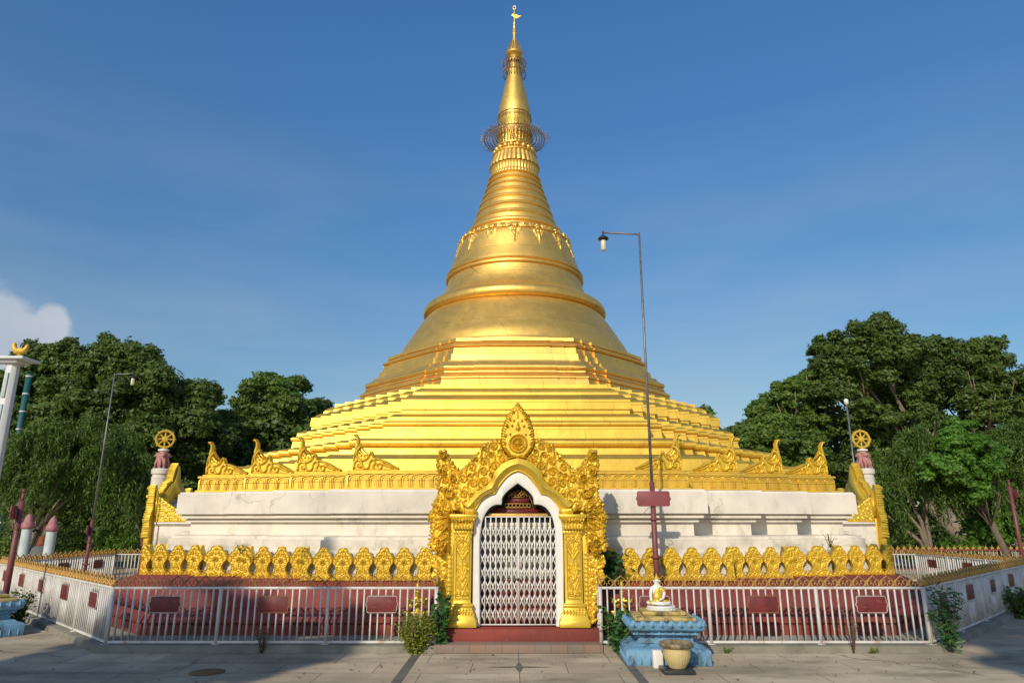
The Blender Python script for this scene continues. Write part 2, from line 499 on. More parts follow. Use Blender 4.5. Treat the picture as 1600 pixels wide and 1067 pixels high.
# ------------------------------------------------------------------ carved relief (height field turned into a solid)
def in_poly(P, X, Z):
    ins = np.zeros(X.shape, bool)
    n = len(P)
    for i in range(n):
        x1, z1 = P[i]; x2, z2 = P[(i+1) % n]
        if z1 == z2: continue
        c = ((z1 > Z) != (z2 > Z)) & (X < (x2-x1)*(Z-z1)/(z2-z1)+x1)
        ins ^= c
    return ins
def poly_dist(P, X, Z):
    d = np.full(X.shape, 1e9)
    n = len(P)
    for i in range(n):
        a = np.array(P[i]); b = np.array(P[(i+1) % n])
        ab = b-a; L = max((ab**2).sum(), 1e-12)
        t = np.clip(((X-a[0])*ab[0]+(Z-a[1])*ab[1])/L, 0, 1)
        d = np.minimum(d, np.hypot(X-a[0]-t*ab[0], Z-a[1]-t*ab[1]))
    return d
def pack(P, rmax, rmin, seed, tries=900, gap=.85):
    rs = np.random.RandomState(seed)
    P = [tuple(p) for p in P]
    A = np.array(P); lo = A.min(0); hi = A.max(0)
    c = rs.rand(tries*6, 2)*(hi-lo)+lo
    ins = in_poly(P, c[:, 0], c[:, 1]); c = c[ins]
    db = poly_dist(P, c[:, 0], c[:, 1])
    out = []
    r_now = rmax
    while r_now >= rmin:
        for k in range(len(c)):
            if db[k] < r_now*.75: continue
            ok = True
            for (x, z, r) in out:
                if (c[k, 0]-x)**2+(c[k, 1]-z)**2 < ((r+r_now)*gap)**2: ok = False; break
            if ok: out.append((c[k, 0], c[k, 1], r_now))
        r_now *= .72
    return out
def relief(name, prims, res, mat, parent=None, back=.03, y0=0.0, clip=None, smooth=True):
    xs = []; zs = []
    for p in prims:
        if p[0] == 'poly':
            a = np.array(p[1]); xs += [a[:, 0].min(), a[:, 0].max()]; zs += [a[:, 1].min(), a[:, 1].max()]
        elif p[0] == 'p':
            a = np.array(p[1]); xs += [a[:, 0].min()-p[2], a[:, 0].max()+p[2]]; zs += [a[:, 1].min()-p[2], a[:, 1].max()+p[2]]
        elif p[0] == 'l':
            xs += [p[1]-p[3], p[1]+p[3]]; zs += [p[2]-p[3], p[2]+p[3]]
        else:
            xs += [p[1]-p[3], p[1]+p[3]]; zs += [p[2]-p[3], p[2]+p[3]]
    x0, x1, z0, z1 = min(xs)-res, max(xs)+res, min(zs)-res, max(zs)+res
    nx = int((x1-x0)/res)+2; nz = int((z1-z0)/res)+2
    X, Z = np.meshgrid(x0+np.arange(nx)*res, z0+np.arange(nz)*res)
    Hh = np.full(X.shape, -1.0)
    for p in prims:
        if p[0] == 'poly':              # ('poly', pts, height, edge)
            m = in_poly(p[1], X, Z)
            if p[3] > 0:
                d = poly_dist(p[1], X, Z)
                h = p[2]*np.sqrt(np.clip(1-(1-np.clip(d/p[3], 0, 1))**2, 0, 1))
            else: h = np.full(X.shape, p[2])
            h = np.where(m, np.maximum(h, 0.0), -1)
            Hh = np.maximum(Hh, h)
            continue
        if p[0] == 'p':                 # ridge along a drawn line ('p', pts, halfwidth, height)
            a = np.array(p[1], float); hw = p[2]
            i0 = max(int((a[:, 0].min()-hw-x0)/res), 0); i1 = min(int((a[:, 0].max()+hw-x0)/res)+2, nx)
            j0 = max(int((a[:, 1].min()-hw-z0)/res), 0); j1 = min(int((a[:, 1].max()+hw-z0)/res)+2, nz)
            x = X[j0:j1, i0:i1]; z = Z[j0:j1, i0:i1]
            best = np.full(x.shape, -1.0); m = len(a)-1
            for i in range(m):
                ab = a[i+1]-a[i]; L = max((ab**2).sum(), 1e-12)
                t = np.clip(((x-a[i, 0])*ab[0]+(z-a[i, 1])*ab[1])/L, 0, 1)
                d = np.hypot(x-a[i, 0]-t*ab[0], z-a[i, 1]-t*ab[1])
                w = hw*(1-.35*(i+t)/m)
                best = np.maximum(best, np.where(d < w, p[3]*np.sqrt(np.clip(1-(d/w)**2, 0, 1)), -1))
            Hh[j0:j1, i0:i1] = np.maximum(Hh[j0:j1, i0:i1], best)
            continue
        _, cx, cz, r = p[:4]
        i0 = max(int((cx-r-x0)/res), 0); i1 = min(int((cx+r-x0)/res)+2, nx)
        j0 = max(int((cz-r-z0)/res), 0); j1 = min(int((cz+r-z0)/res)+2, nz)
        x = X[j0:j1, i0:i1]-cx; z = Z[j0:j1, i0:i1]-cz
        if p[0] == 's':                 # scroll ('s', x, z, r, amp, hand, phase, turns)
            amp, hand, ph, turns = p[4:8]
            rho = np.hypot(x, z)/r; th = np.arctan2(z, x)*hand
            w = .5+.5*np.cos(2*PI*(turns*rho**.8)-th+ph)
            e = np.sqrt(np.clip(1-rho**3, 0, 1))
            h = amp*e*(.35+.65*w**.8)
            h = np.maximum(h, amp*1.1*np.clip(1-(rho/.22)**2, 0, 1)**.5)
            h = np.where(rho < 1, h, -1)
        elif p[0] == 'b':               # boss
            amp = p[4]
            rho = np.hypot(x, z)/r
            h = np.where(rho < 1, amp*np.sqrt(np.clip(1-rho**2, 0, 1)), -1)
        elif p[0] == 'r':               # rosette with petals
            amp, k = p[4], p[5]
            rho = np.hypot(x, z)/r; th = np.arctan2(z, x)
            pet = .55+.45*np.abs(np.cos(th*k/2))
            h = np.where(rho < pet+.15, amp*(.25+.75*np.sin(np.clip(rho/np.maximum(pet, .2), 0, 1)*PI)**.7*pet), -1)
            h = np.maximum(h, np.where(rho < .27, amp*np.sqrt(np.clip(1-(rho/.27)**2, 0, 1)), -1))
        elif p[0] == 'o':               # ring
            amp, w0 = p[4], p[5]
            rho = np.hypot(x, z)
            q = (rho-(r-w0))/w0
            h = np.where(np.abs(q) < 1, amp*np.sqrt(np.clip(1-q**2, 0, 1)), -1)
        elif p[0] == 'l':               # leaf from (x,z), length r, angle, halfwidth, amp, curl
            ang, hw, amp, curl = p[4:8]
            a = x*math.cos(ang)+z*math.sin(ang); b = -x*math.sin(ang)+z*math.cos(ang)
            t = np.clip(a/r, 0, 1)
            b = b-curl*r*t**2
            wd = hw*np.sin(PI*np.clip(t, 0.0, 1)**.62)**.8+1e-4
            q = b/wd
            h = amp*np.sqrt(np.clip(1-q**2, 0, 1))*(.72+.28*np.cos(q*PI*2.0))*(1-.35*t)
            h = np.where((np.abs(q) < 1) & (a > 0) & (a < r), h, -1)
        Hh[j0:j1, i0:i1] = np.maximum(Hh[j0:j1, i0:i1], h)
    if clip is not None: Hh = np.where(clip(X, Z), Hh, -1)
    ok = Hh >= 0
    Hh = np.where(ok, Hh, 0)
    cell = ok[:-1, :-1] & ok[1:, :-1] & ok[:-1, 1:] & ok[1:, 1:]
    idx = np.arange(nx*nz).reshape(nz, nx)
    J, I = np.nonzero(cell)
    Q = np.stack([idx[J, I], idx[J, I+1], idx[J+1, I+1], idx[J+1, I]], 1)
    V = np.stack([X, y0-Hh, Z], -1).reshape(-1, 3)
    Vb = np.stack([X, np.full(X.shape, y0+back), Z], -1).reshape(-1, 3)
    N = nx*nz
    pad = np.pad(cell, 1)
    c = pad[1:-1, 1:-1]
    sk = []
    m = c & ~pad[:-2, 1:-1]; j, i = np.nonzero(m); sk.append(np.stack([idx[j, i+1], idx[j, i], idx[j, i]+N, idx[j, i+1]+N], 1))
    m = c & ~pad[2:, 1:-1]; j, i = np.nonzero(m); sk.append(np.stack([idx[j+1, i], idx[j+1, i+1], idx[j+1, i+1]+N, idx[j+1, i]+N], 1))
    m = c & ~pad[1:-1, :-2]; j, i = np.nonzero(m); sk.append(np.stack([idx[j, i], idx[j+1, i], idx[j+1, i]+N, idx[j, i]+N], 1))
    m = c & ~pad[1:-1, 2:]; j, i = np.nonzero(m); sk.append(np.stack([idx[j+1, i+1], idx[j, i+1], idx[j, i+1]+N, idx[j+1, i+1]+N], 1))
    Qb = Q[:, ::-1]+N
    allq = np.concatenate([Q, Qb]+sk)
    V = np.concatenate([V, Vb])
    used, inv = np.unique(allq, return_inverse=True)
    o = fast_mesh(name, V[used], inv.reshape(allq.shape), mat, parent, smooth)
    o.data.set_sharp_from_angle(angle=R(55))
    return o
def scrolls(circ, amp, seed=0):
    rs = random.Random(seed)
    return [('s', x, z, r, amp*(.5+.5*min(1, r/.06)), 1 if x > 0 else -1, rs.uniform(0, 6.28), 1.6 if r > .035 else 1.1) for (x, z, r) in circ]
def spiral(x, z, r, a0, hand=1, turns=1.4, hw=.014, amp=.05, tail=None):
    P = []
    n = 18
    for i in range(n+1):
        t = i/n
        a = a0+hand*t*turns*2*PI; q = r*(1-.86*t)
        P.append((x+q*math.cos(a), z+q*math.sin(a)))
    if tail: P = list(tail)+P
    return ('p', P, hw, amp)
def mirror(prims):
    out = []
    for p in prims:
        if p[0] == 'poly': out.append(('poly', [(-a, b) for a, b in p[1]], p[2], p[3]))
        elif p[0] == 'p': out.append(('p', [(-a, b) for a, b in p[1]], p[2], p[3]))
        elif p[0] == 's': out.append(('s', -p[1]) + tuple(p[2:5])+(-p[5],)+tuple(p[6:]))
        elif p[0] == 'l': out.append(('l', -p[1], p[2], p[3], PI-p[4], p[5], p[6], -p[7]))
        else: out.append((p[0], -p[1])+tuple(p[2:]))
    return out

# ================================================================== THE SETTING
g = MB(); g.box(-900, 900, -600, 1200, -1.0, 0.0)
tag(g.build('plaza_ground', M['ground']), None, kind='structure')
def octa(D, X0, z, cy=YC):
    return [(X0, cy-D, z), (D, cy-X0, z), (D, cy+X0, z), (X0, cy+D, z), (-X0, cy+D, z), (-D, cy+X0, z), (-D, cy-X0, z), (-X0, cy-D, z)]
FD, FX = 11.4, 5.65                     # fence octagon: distance and half side
g = MB(); g.rings([octa(FD-.03, FX-.01, 0.0), octa(FD-.03, FX-.01, .088)], True, True)
tag(g.build('inner_floor', M['floor']), None, kind='structure')
g = MB()
o0, o1 = octa(FD+.16, FX+.06, 0.0), octa(FD+.14, FX+.055, .085)
i1, i0 = octa(FD-.12, FX-.05, .092), octa(FD-.12, FX-.05, .05)
g.rings([o0, o1, i1, i0], False, False)
tag(g.build('octagon_kerb', M['curb'], bevel=.012), None, kind='structure')
g = MB(); g.box(-1.14, 1.14, YC-FD-.19, YC-10.99, 0, .105)
tag(g.build('brick_step', M['brick'], bevel=.01), None, kind='structure')
g = MB()
for s in (-1, 1):
    for k in range(16):
        y0_, y1_ = 1+.56*k, min(1+.56*k+.545, YC-FD-.18)
        if y1_ > y0_: g.add([(s*1.36-.055, y0_, .004), (s*1.36+.055, y0_, .004), (s*1.36+.055, y1_, .004), (s*1.36-.055, y1_, .004)], [(0, 1, 2, 3)])
tag(g.build('stone_strip', M['strip']), None, kind='structure')
g = MB()                                # compass star inlaid in the paving
cy = 9.02
for (a, b, w) in ((.42, 0, .035), (-.42, 0, .035), (0, .34, .04), (0, -.34, .04)):
    L = math.hypot(a, b); nx, ny = -b/L, a/L
    g.add([(0.0, cy, .0045), (a*.25+nx*w, cy+b*.25+ny*w, .0045), (a, cy+b, .0045), (a*.25-nx*w, cy+b*.25-ny*w, .0045)], [(0, 3, 2, 1)])
g.add([(0, cy-.11, .0052), (.075, cy, .0052), (0, cy+.11, .0052), (-.075, cy, .0052)], [(0, 1, 2, 3)])
tag(g.build('paving_star', simple('grey_inlay', (.15, .14, .12), .8)), None, kind='structure')
g = MB(); g.lathe([(.20, 0), (.20, .007)], 20, (-3.66, 8.72))
o = g.build('drain_cover', simple('rusty_iron', (.20, .12, .05), .8, .2, .4, 20, .5))
tag(o, 'rusty brown round drain cover lying in the shaded paving on the left', 'drain cover')

# ================================================================== THE STUPA
stupa = thing('stupa', 'huge golden Burmese stupa with stepped terraces, bell and spire on a white base', 'stupa', (0, 0, 0))
def quad_ring(P, o, z, ox=0, oy=0):     # P = front right quadrant corners (x, D); a full ring
    q = [(x+o, -(d+o)) for x, d in P]
    f = q+[(x, -y) for x, y in reversed(q)]
    f = f+[(-x, y) for x, y in reversed(f)]
    return [(x, YC+y, z) for x, y in f]
def steps(C):                           # staircase outline through convex corners C
    out = []
    for i, (x, d) in enumerate(C):
        out.append((x, d))
        if i+1 < len(C): out.append((x, C[i+1][1]))
    return out
BASEC = steps([(2.87, 9.75), (3.95, 9.35), (4.9, 8.95), (5.9, 8.55), (6.35, 7.2), (6.95, 5.9), (7.7, 4.4), (8.4, 3.0)])
LOTC = steps([(2.87, 9.75), (3.93, 9.35), (4.93, 8.95), (6.0, 8.55)])
def band(name, P, rows, mat, angle=35, cap=(False, False), parent=stupa):
    g = MB(); g.rings([quad_ring(P, o, z) for o, z in rows], *cap)
    return g.build(name, mat, parent, angle=angle)
# red plinth: a broad octagonal skirt with a moulded foot
RED = [(5.35, 10.1), (6.55, 8.9), (7.0, 7.2), (8.2, 4.6), (8.9, 3.0)]
def red_ring(o, z):
    q = [(x+o*(.42 if i == 0 else .8), -(d+o*(1.0 if i == 0 else .7))) for i, (x, d) in enumerate(RED)]
    f = q+[(x, -y) for x, y in reversed(q)]
    f = f+[(-x, y) for x, y in reversed(f)]
    return [(x, YC+y, z) for x, y in f]
g = MB()
rows = [(.56, .06), (.56, .23), (.54, .24), (.54, .25), (.58, .26), (.58, .30), (.56, .32), (.50, .40), (.47, .405), (.47, .45), (.42, .46), (.39, .60), (.36, .70), (.27, .765), (.15, .81), (.13, .825), (-.8, .83)]
g.rings([red_ring(o, z) for o, z in rows], False, True)
g.build('red_plinth', M['red'], stupa, angle=40)
band('white_base', BASEC, [(.42, .8), (.42, 1.12), (.40, 1.125), (.36, 1.20), (.30, 1.27), (.30, 1.42), (.26, 1.425), (.26, 1.47), (.05, 1.49), (.05, 1.70),
     (.12, 1.702), (.12, 1.745), (.105, 1.75), (.105, 1.765), (.19, 1.767), (.19, 1.81), (.175, 1.815), (.175, 1.835), (.25, 1.84), (.25, 2.18), (.235, 2.19), (.22, 2.225), (-.2, 2.24)], M['white'], 30)
band('golden_band', BASEC, [(.05, 2.235), (.05, 2.262), (.0, 2.265), (.0, 2.485), (.03, 2.49), (.03, 2.52), (-.03, 2.54), (-.03, 2.555), (-.8, 2.56)], M['gold'], 30)
# arched niche mouldings on the golden band
g = MB()
def niche(gb, x0, y0, w, h, z, side=0):
    k = w/2-.012
    for (rw, t, dep) in ((k, .013, .024), (k*.62, .010, .016)):
        top = z+h-.008 if rw == k else z+h-.045
        pts = [(-rw, z+.006), (-rw, top-.045), (-rw*.78, top-.012), (-rw*.35, top-.002), (0, top+.004), (rw*.35, top-.002), (rw*.78, top-.012), (rw, top-.045), (rw, z+.006)]
        t2 = MB(); t2.ribbon(pts, t, dep*2)
        v = t2.v[0].copy()
        if side:                       # faces +-X
            v = np.stack([x0+v[:, 1], y0+v[:, 0], v[:, 2]], 1)
        else:
            v = np.stack([x0+v[:, 0], y0+v[:, 1], v[:, 2]], 1)
        gb.add(v, t2.f)
prev = 0.0
seg = [(0, 2.87, 9.75), (2.87, 3.95, 9.35), (3.95, 4.9, 8.95), (4.9, 5.9, 8.55)]
for (xa, xb, dd) in seg:
    n = round((xb-xa)/.178)
    w = (xb-xa)/n
    for s in (-1, 1):
        for k in range(n): niche(g, s*(xa+(k+.5)*w), YC-dd, w, .215, 2.268)
        if xa > 0:
            for k in range(2): niche(g, s*xa, YC-dd-.1-.2*k, .19, .215, 2.268, 1)
for s in (-1, 1):
    for k in range(7): niche(g, s*5.9, YC-8.55+.1+.19*k, .19, .215, 2.268, 1)
g.build('niche_frieze', M['gold'], stupa, angle=40)

# ---- redented terraces
def w2x(D):                             # half width of the front face for a terrace at distance D
    return float(np.interp(D, [4.9, 5.07, 5.93, 6.61, 7.3], [2.03, 2.19, 2.94, 3.57, 4.1]))
NST = 8
def terrace_ring(D, z, X0=None):
    X0 = w2x(D) if X0 is None else X0
    dl = (D-X0)/NST
    C = [(X0+dl*i, D-dl*i) for i in range(NST+1)]
    return quad_ring(steps(C), 0, z)
def tr(v, D, X0=None): return terrace_ring(D, zY(v, YC-D), X0)
def torus_rows(v0, v1, Dm, bulge, n=7):
    out = []
    z0, z1 = zY(v0, YC-Dm), zY(v1, YC-Dm)
    for i in range(n+1):
        a = -PI/2+PI*i/n
        out.append((Dm-bulge+bulge*math.cos(a), (z0+z1)/2+(z1-z0)/2*math.sin(a)))
    return out
def tz(v, D): return (D, zY(v, YC-D))
def terrace(name, rows, mat=M['gold']):
    g = MB(); g.rings([terrace_ring(D, z) for D, z in rows], False, True)
    return g.build(name, mat, stupa, angle=38)
def fix(rows):
    out = [rows[0]]
    for D, z in rows[1:]: out.append((D, max(z, out[-1][1]+.002)))
    return out
terrace('lower_terrace', fix([(7.25, 2.5), tz(717, 7.2), tz(710, 7.06), (6.62, zY(710, YC-7.06)+.004), (6.6, zY(710, YC-6.6)), tz(698.5, 6.58), tz(698, 6.60)]
     + torus_rows(698, 685, 6.68, .08)+[tz(684.5, 6.55), (6.05, zY(684.5, YC-6.55)+.005)]))
terrace('middle_terrace', fix([(6.06, 3.35), tz(666.5, 6.0)]+torus_rows(666, 657.5, 6.05, .07)+[tz(657, 5.93), tz(651.5, 5.92), tz(646.5, 5.78), (5.62, zY(646.5, YC-5.78)+.003)]))
terrace('upper_terrace', fix([(5.64, 3.95), tz(639.6, 5.62), tz(639.2, 5.66), tz(624, 5.64), tz(623, 5.60), tz(617, 5.46), tz(616.5, 5.38), tz(614, 5.375), tz(611, 5.35), tz(608.5, 5.29), tz(606.6, 5.20), tz(606.2, 5.13), tz(600.5, 5.12), (4.2, zY(600.5, YC-5.12)+.004)]))
# ---- octagonal terraces, each face with two shallow projections in the middle
def oct_ring(D, z):
    h = D*.4142
    face = [(-h, 0), (-h*.80, 0), (-h*.80, .035), (-h*.575, .035), (-h*.575, .075), (h*.575, .075), (h*.575, .035), (h*.80, .035), (h*.80, 0)]
    out = []
    for k in range(8):
        a = k*PI/4
        for (t, e) in face:
            x, y = t, -(D+e-.04)
            out.append((x*math.cos(a)-y*math.sin(a), YC+x*math.sin(a)+y*math.cos(a), z))
    return out
def octag(name, rows):
    g = MB(); g.rings([oct_ring(D, z) for D, z in fix(rows)], False, True)
    return g.build(name, M['leaf_gold'], stupa, angle=38)
octag('octagonal_terrace', [(4.62, 4.95), tz(590.5, 4.52), tz(590, 4.56), tz(587.5, 4.56), tz(587, 4.52), tz(582.5, 4.40), tz(582, 4.42), tz(578.5, 4.40)]+torus_rows(578, 567.5, 4.43, .11, 8)
      + [tz(567, 4.28), tz(565, 4.22), tz(562, 4.20), (4.10, zY(562, YC-4.2)+.004)])
octag('upper_octagonal_terrace', [(4.1, 5.7), tz(552.5, 4.05), tz(552, 3.98), tz(542.5, 3.93), tz(542, 3.90)]+torus_rows(541, 536, 3.98, .06, 6)+[tz(535.5, 3.86), tz(533, 3.80), tz(532.5, 3.84), tz(527.6, 3.83), (3.4, zY(527.6, YC-3.83)+.004)])
# ---- bell, ringed cone, lotus mouldings, bud
def sm(prof, n=3):                      # Catmull-Rom through profile points
    P = np.array(prof, float); out = []
    for i in range(len(P)-1):
        p0, p1, p2, p3 = P[max(i-1, 0)], P[i], P[i+1], P[min(i+2, len(P)-1)]
        for t in np.arange(n)/n:
            q = .5*((2*p1)+(-p0+p2)*t+(2*p0-5*p1+4*p2-p3)*t*t+(-p0+3*p1-3*p2+p3)*t**3)
            out.append(tuple(q))
    out.append(tuple(P[-1]))
    return out
def lat(name, prof, mat=M['leaf_gold'], n=96, mod=None, angle=32, parent=stupa, cy=YC):
    g = MB(); g.lathe(prof, n, (0, cy), mod)
    return g.build(name, mat, parent, angle=angle)
lat('bell_skirt', [(3.72, 6.3), (3.72, 6.55)]+sm([(3.70, 6.57), (3.60, 6.85), (3.40, 7.18), (3.14, 7.60), (2.92, 7.92), (2.83, 8.03)], 5)
    + sm([(2.84, 8.03), (2.93, 8.07), (2.97, 8.16), (2.95, 8.28), (2.86, 8.38), (2.74, 8.45)], 3), n=128)
lat('bell', sm([(2.72, 8.44), (2.50, 8.60), (2.34, 8.85), (2.25, 9.10), (2.21, 9.29)], 4)+[(2.26, 9.30), (2.28, 9.33), (2.28, 9.37), (2.25, 9.395), (2.22, 9.40), (2.22, 9.43), (2.26, 9.44), (2.275, 9.47), (2.26, 9.51), (2.215, 9.53)]
    + sm([(2.21, 9.55), (2.10, 9.85), (2.0, 10.2), (1.90, 10.52), (1.78, 10.74), (1.66, 10.86), (1.60, 10.89)], 4)+[(1.57, 10.895), (1.57, 10.93)]+sm([(1.58, 10.94), (1.63, 10.97), (1.63, 11.05), (1.56, 11.12), (1.50, 11.14)], 3), n=128)
prof = []
z, r = 11.14, 1.47
zs = np.interp(np.linspace(0, 1, 8), [0, 1], [0, 1])
tot = 13.15-11.14
hs = np.linspace(1.25, .75, 7); hs = hs/hs.sum()*tot
for k in range(7):
    h = hs[k]
    r0 = np.interp(z, [11.14, 12.2, 12.73, 13.15], [1.47, 1.15, .97, .86])
    r1 = np.interp(z+h, [11.14, 12.2, 12.73, 13.15], [1.47, 1.15, .97, .86])
    prof += [(r0-.035, z), (r0-.055, z+h*.25), (r0-.07, z+h*.5), (r1+.015, z+h*.56), (r1+.045, z+h*.64), (r1+.055, z+h*.74), (r1+.04, z+h*.86), (r1+.0, z+h*.96)]
    z += h
lat('ringed_cone', prof, n=96)
flute = lambda k, a0: (lambda a, r, z: a0*(abs(math.sin(a*k/2))-.5))
lat('fluted_collar', [(.86, 13.14), (.86, 13.17), (.83, 13.19), (.815, 13.3), (.82, 13.48), (.85, 13.52)], n=264, mod=flute(44, .022), angle=50)
lat('drooping_lotus', [(.78, 13.53), (.87, 13.54), (.865, 13.60), (.82, 13.74), (.77, 13.90), (.745, 13.99)], n=240, mod=flute(30, .034), angle=50)
lat('bead_seat', [(.73, 13.98), (.78, 14.00), (.785, 14.03), (.76, 14.06), (.64, 14.07), (.63, 14.28), (.70, 14.295), (.70, 14.32), (.60, 14.34)])
g = MB()
for k in range(20):
    a = 2*PI*(k+.5)/20
    g.sphere((.675*math.cos(a), YC+.675*math.sin(a), 14.175), .098, 12, 8)
g.build('bead_ring', M['leaf_gold'], stupa, smooth=True)
lat('upright_lotus', [(.60, 14.32), (.585, 14.4), (.60, 14.72), (.63, 14.86), (.63, 14.9), (.57, 14.92)], n=224, mod=flute(28, .022), angle=50)
lat('neck', [(.57, 14.9), (.60, 14.93), (.60, 14.98), (.55, 15.0), (.53, 15.06), (.56, 15.08), (.56, 15.12), (.50, 15.14), (.50, 15.2)])
lat('banana_bud', sm([(.50, 15.18), (.55, 15.4), (.575, 15.65), (.55, 15.95), (.47, 16.35), (.385, 16.75), (.30, 17.15), (.23, 17.55), (.20, 17.9)], 5))
lat('crown_cone', sm([(.17, 17.9), (.19, 18.1), (.30, 18.22), (.29, 18.30), (.20, 18.5), (.12, 18.72), (.065, 18.95), (.05, 19.1)], 4), n=40)
def umbrella(name, z, radii, nsp, drop, leafy, rise, spike=.2):
    g = MB()
    for i, r in enumerate(radii):
        zz = z+rise*(1-i/(len(radii)-1))
        n = 64
        g.tube([(r*math.cos(2*PI*j/n), YC+r*math.sin(2*PI*j/n), zz) for j in range(n+1)], .0105, 5)
    for k in range(nsp):
        a = 2*PI*k/nsp
        c, s = math.cos(a), math.sin(a)
        g.tube([(radii[0]*c, YC+radii[0]*s, z+rise), (radii[-1]*c, YC+radii[-1]*s, z)], .008, 4)
        r = radii[-1]
        for q in range(2):
            e = random.uniform(.3, 1.0)*spike; aa = a+random.uniform(-.03, .03); c2, s2 = math.cos(aa), math.sin(aa)
            g.tube([(r*c, YC+r*s, z), ((r+e)*c2, YC+(r+e)*s2, z+random.uniform(-.25, .75)*e)], .011, 4, .006)
        rq = random.choice(radii[1:]); g.tube([(rq*c, YC+rq*s, z+.02), ((rq+.02)*c, YC+(rq+.02)*s, z+random.uniform(.08, .22)*spike*5)], .009, 4, .005)
        for i, r in enumerate(radii):
            if (k+i) % leafy: continue
            zz = z+rise*(1-i/(len(radii)-1))
            g.add([(r*c, YC+r*s, zz), (r*c-.028*s, YC+r*s+.028*c, zz-drop*.5), (r*c, YC+r*s, zz-drop), (r*c+.028*s, YC+r*s-.028*c, zz-drop*.5)], [(0, 1, 2, 3)])
    return g.build(name, M['wire'], stupa)
umbrella('wire_umbrella', 14.72, [.66, .78, .89, .98, 1.06], 64, .09, 1, .10, .22)
umbrella('crown_umbrella', 17.42, [.26, .36, .42], 26, .13, 1, .50, .07)
umbrella('small_crown_umbrella', 17.86, [.22, .32, .42], 26, .13, 1, .16, .08)
g = MB()
for r, z in ((.56, 15.62), (.575, 15.50)):
    g.tube([(r*1.05*math.cos(2*PI*j/48), YC+r*1.05*math.sin(2*PI*j/48), z) for j in range(49)], .012, 5)
for k in range(24):
    a = 2*PI*k/24; g.tube([(.6*math.cos(a), YC+.6*math.sin(a), 15.36), (.6*math.cos(a), YC+.6*math.sin(a), 15.62)], .007, 4)
g.build('umbrella_railing', M['wire'], stupa)
g = MB()
for k in range(14):
    a = 2*PI*k/14
    g.tube([(.31*math.cos(a), YC+.31*math.sin(a), 18.27), (.25*math.cos(a), YC+.25*math.sin(a), 18.5), (.12*math.cos(a), YC+.12*math.sin(a), 18.8)], .008, 4)
    for q in (.2, .45, .7):
        rr = .34-.2*q
        g.sphere((rr*math.cos(a), YC+rr*math.sin(a), 18.27+.5*q), .016, 5, 4)
g.build('crown_chains', M['wire'], stupa)
g = MB()
ZV = -.10
g.lathe([(.06, 19.05), (.085, 19.15), (.05, 19.2), (.08, 19.27), (.045, 19.33), (.07, 19.4), (.035, 19.5), (.05, 19.56), (.02, 19.7), (.018, 20.02), (.045, 20.06), (.018, 20.12), (.018, 20.22)], 12, (0, YC))
g.prism([(0, 19.82), (.10, 19.80), (.26, 19.93), (.16, 19.92), (.10, 19.98), (.03, 19.96), (-.05, 20.02), (-.12, 19.93), (-.05, 19.9)], YC-.012, YC+.012)
g.tube([(.05*math.cos(t), YC, 20.28+.075*math.sin(t)) for t in np.linspace(-PI/2, 1.5*PI, 17)], .017, 6)
g.build('vane', M['leaf_gold'], stupa, angle=40)
# garlands hanging on the shoulder of the bell
pr = [('r', 0, .40, .07, .045, 6), ('s', -.15, .42, .075, .035, 1, 0, 1.2), ('s', .15, .42, .075, .035, -1, 0, 1.2), ('l', -.12, .38, .20, PI*.95, .035, .03, .3), ('l', .12, .38, .20, PI*.05, .035, .03, -.3),
      ('s', -.085, .28, .06, .035, 1, 1, 1.1), ('s', .085, .28, .06, .035, -1, 1, 1.1), ('b', 0, .27, .04, .05), ('l', -.10, .26, .20, -PI*.42, .04, .03, .1), ('l', .10, .26, .20, -PI*.58, .04, .03, -.1),
      ('l', 0, .24, .34, -PI/2, .055, .045, 0), ('b', 0, .16, .03, .055)]
gar = None
for k in range(16):
    a = -PI/2+PI*2*k/16
    if gar is None:
        gar = relief('garland_pendant', pr, .012, M['leaf_gold'], stupa, .05, 0)
        o = gar
    else:
        o = gar.copy(); COL.objects.link(o); ALL.append(o)
    o.scale = (1.4, 1, 1.45)
    o.location = (2.02*math.cos(a), YC+2.02*math.sin(a), 10.10)
    o.rotation_euler = (-R(16), 0, a+PI/2)

def smooth2(P, n=4): return [tuple(q) for q in sm([(a, b) for a, b in P], n)]
# ---- lotus parapet panels
LW, LH = .342, .505
def lot_outline(x):
    pass
hl = [(0.0, 0.0), (.171, 0), (.171, .05), (.13, .085), (.108, .13), (.108, .175), (.13, .225), (.171, .275), (.168, .33), (.140, .38), (.128, .41), (.095, .425), (.082, .455), (.07, .485), (.035, .503), (0, .505)]
out = hl[1:]+[(-x, z) for x, z in reversed(hl[1:-1])]
prims = [('poly', out, .020, .02)]
bord = [(x*.90, z*.965+.008) for x, z in out[1:]]
half = [('p', [q for q in bord if q[0] >= 0], .011, .034),
        spiral(.058, .365, .034, 2.6, -1, 1.3, .0095, .038), spiral(.100, .318, .030, .6, 1, 1.2, .009, .036), spiral(.050, .135, .034, 1.2, 1, 1.3, .0095, .036),
        spiral(.112, .050, .036, 1.6, -1, 1.4, .010, .036), spiral(.042, .050, .030, 1.8, 1, 1.3, .009, .034), spiral(.082, .205, .024, 4.2, 1, 1.1, .008, .034),
        spiral(.125, .270, .022, 2.0, 1, 1.1, .008, .034), ('l', .045, .30, .075, .15, .017, .038, .2), ('l', .045, .265, .07, -.45, .016, .038, -.2), ('l', .018, .17, .09, .9, .015, .034, .1),
        ('l', .03, .395, .075, 1.1, .017, .038, 0), ('b', .030, .445, .014, .036), ('b', .145, .10, .012, .034), ('b', .088, .385, .013, .036)]
prims += half+mirror(half)
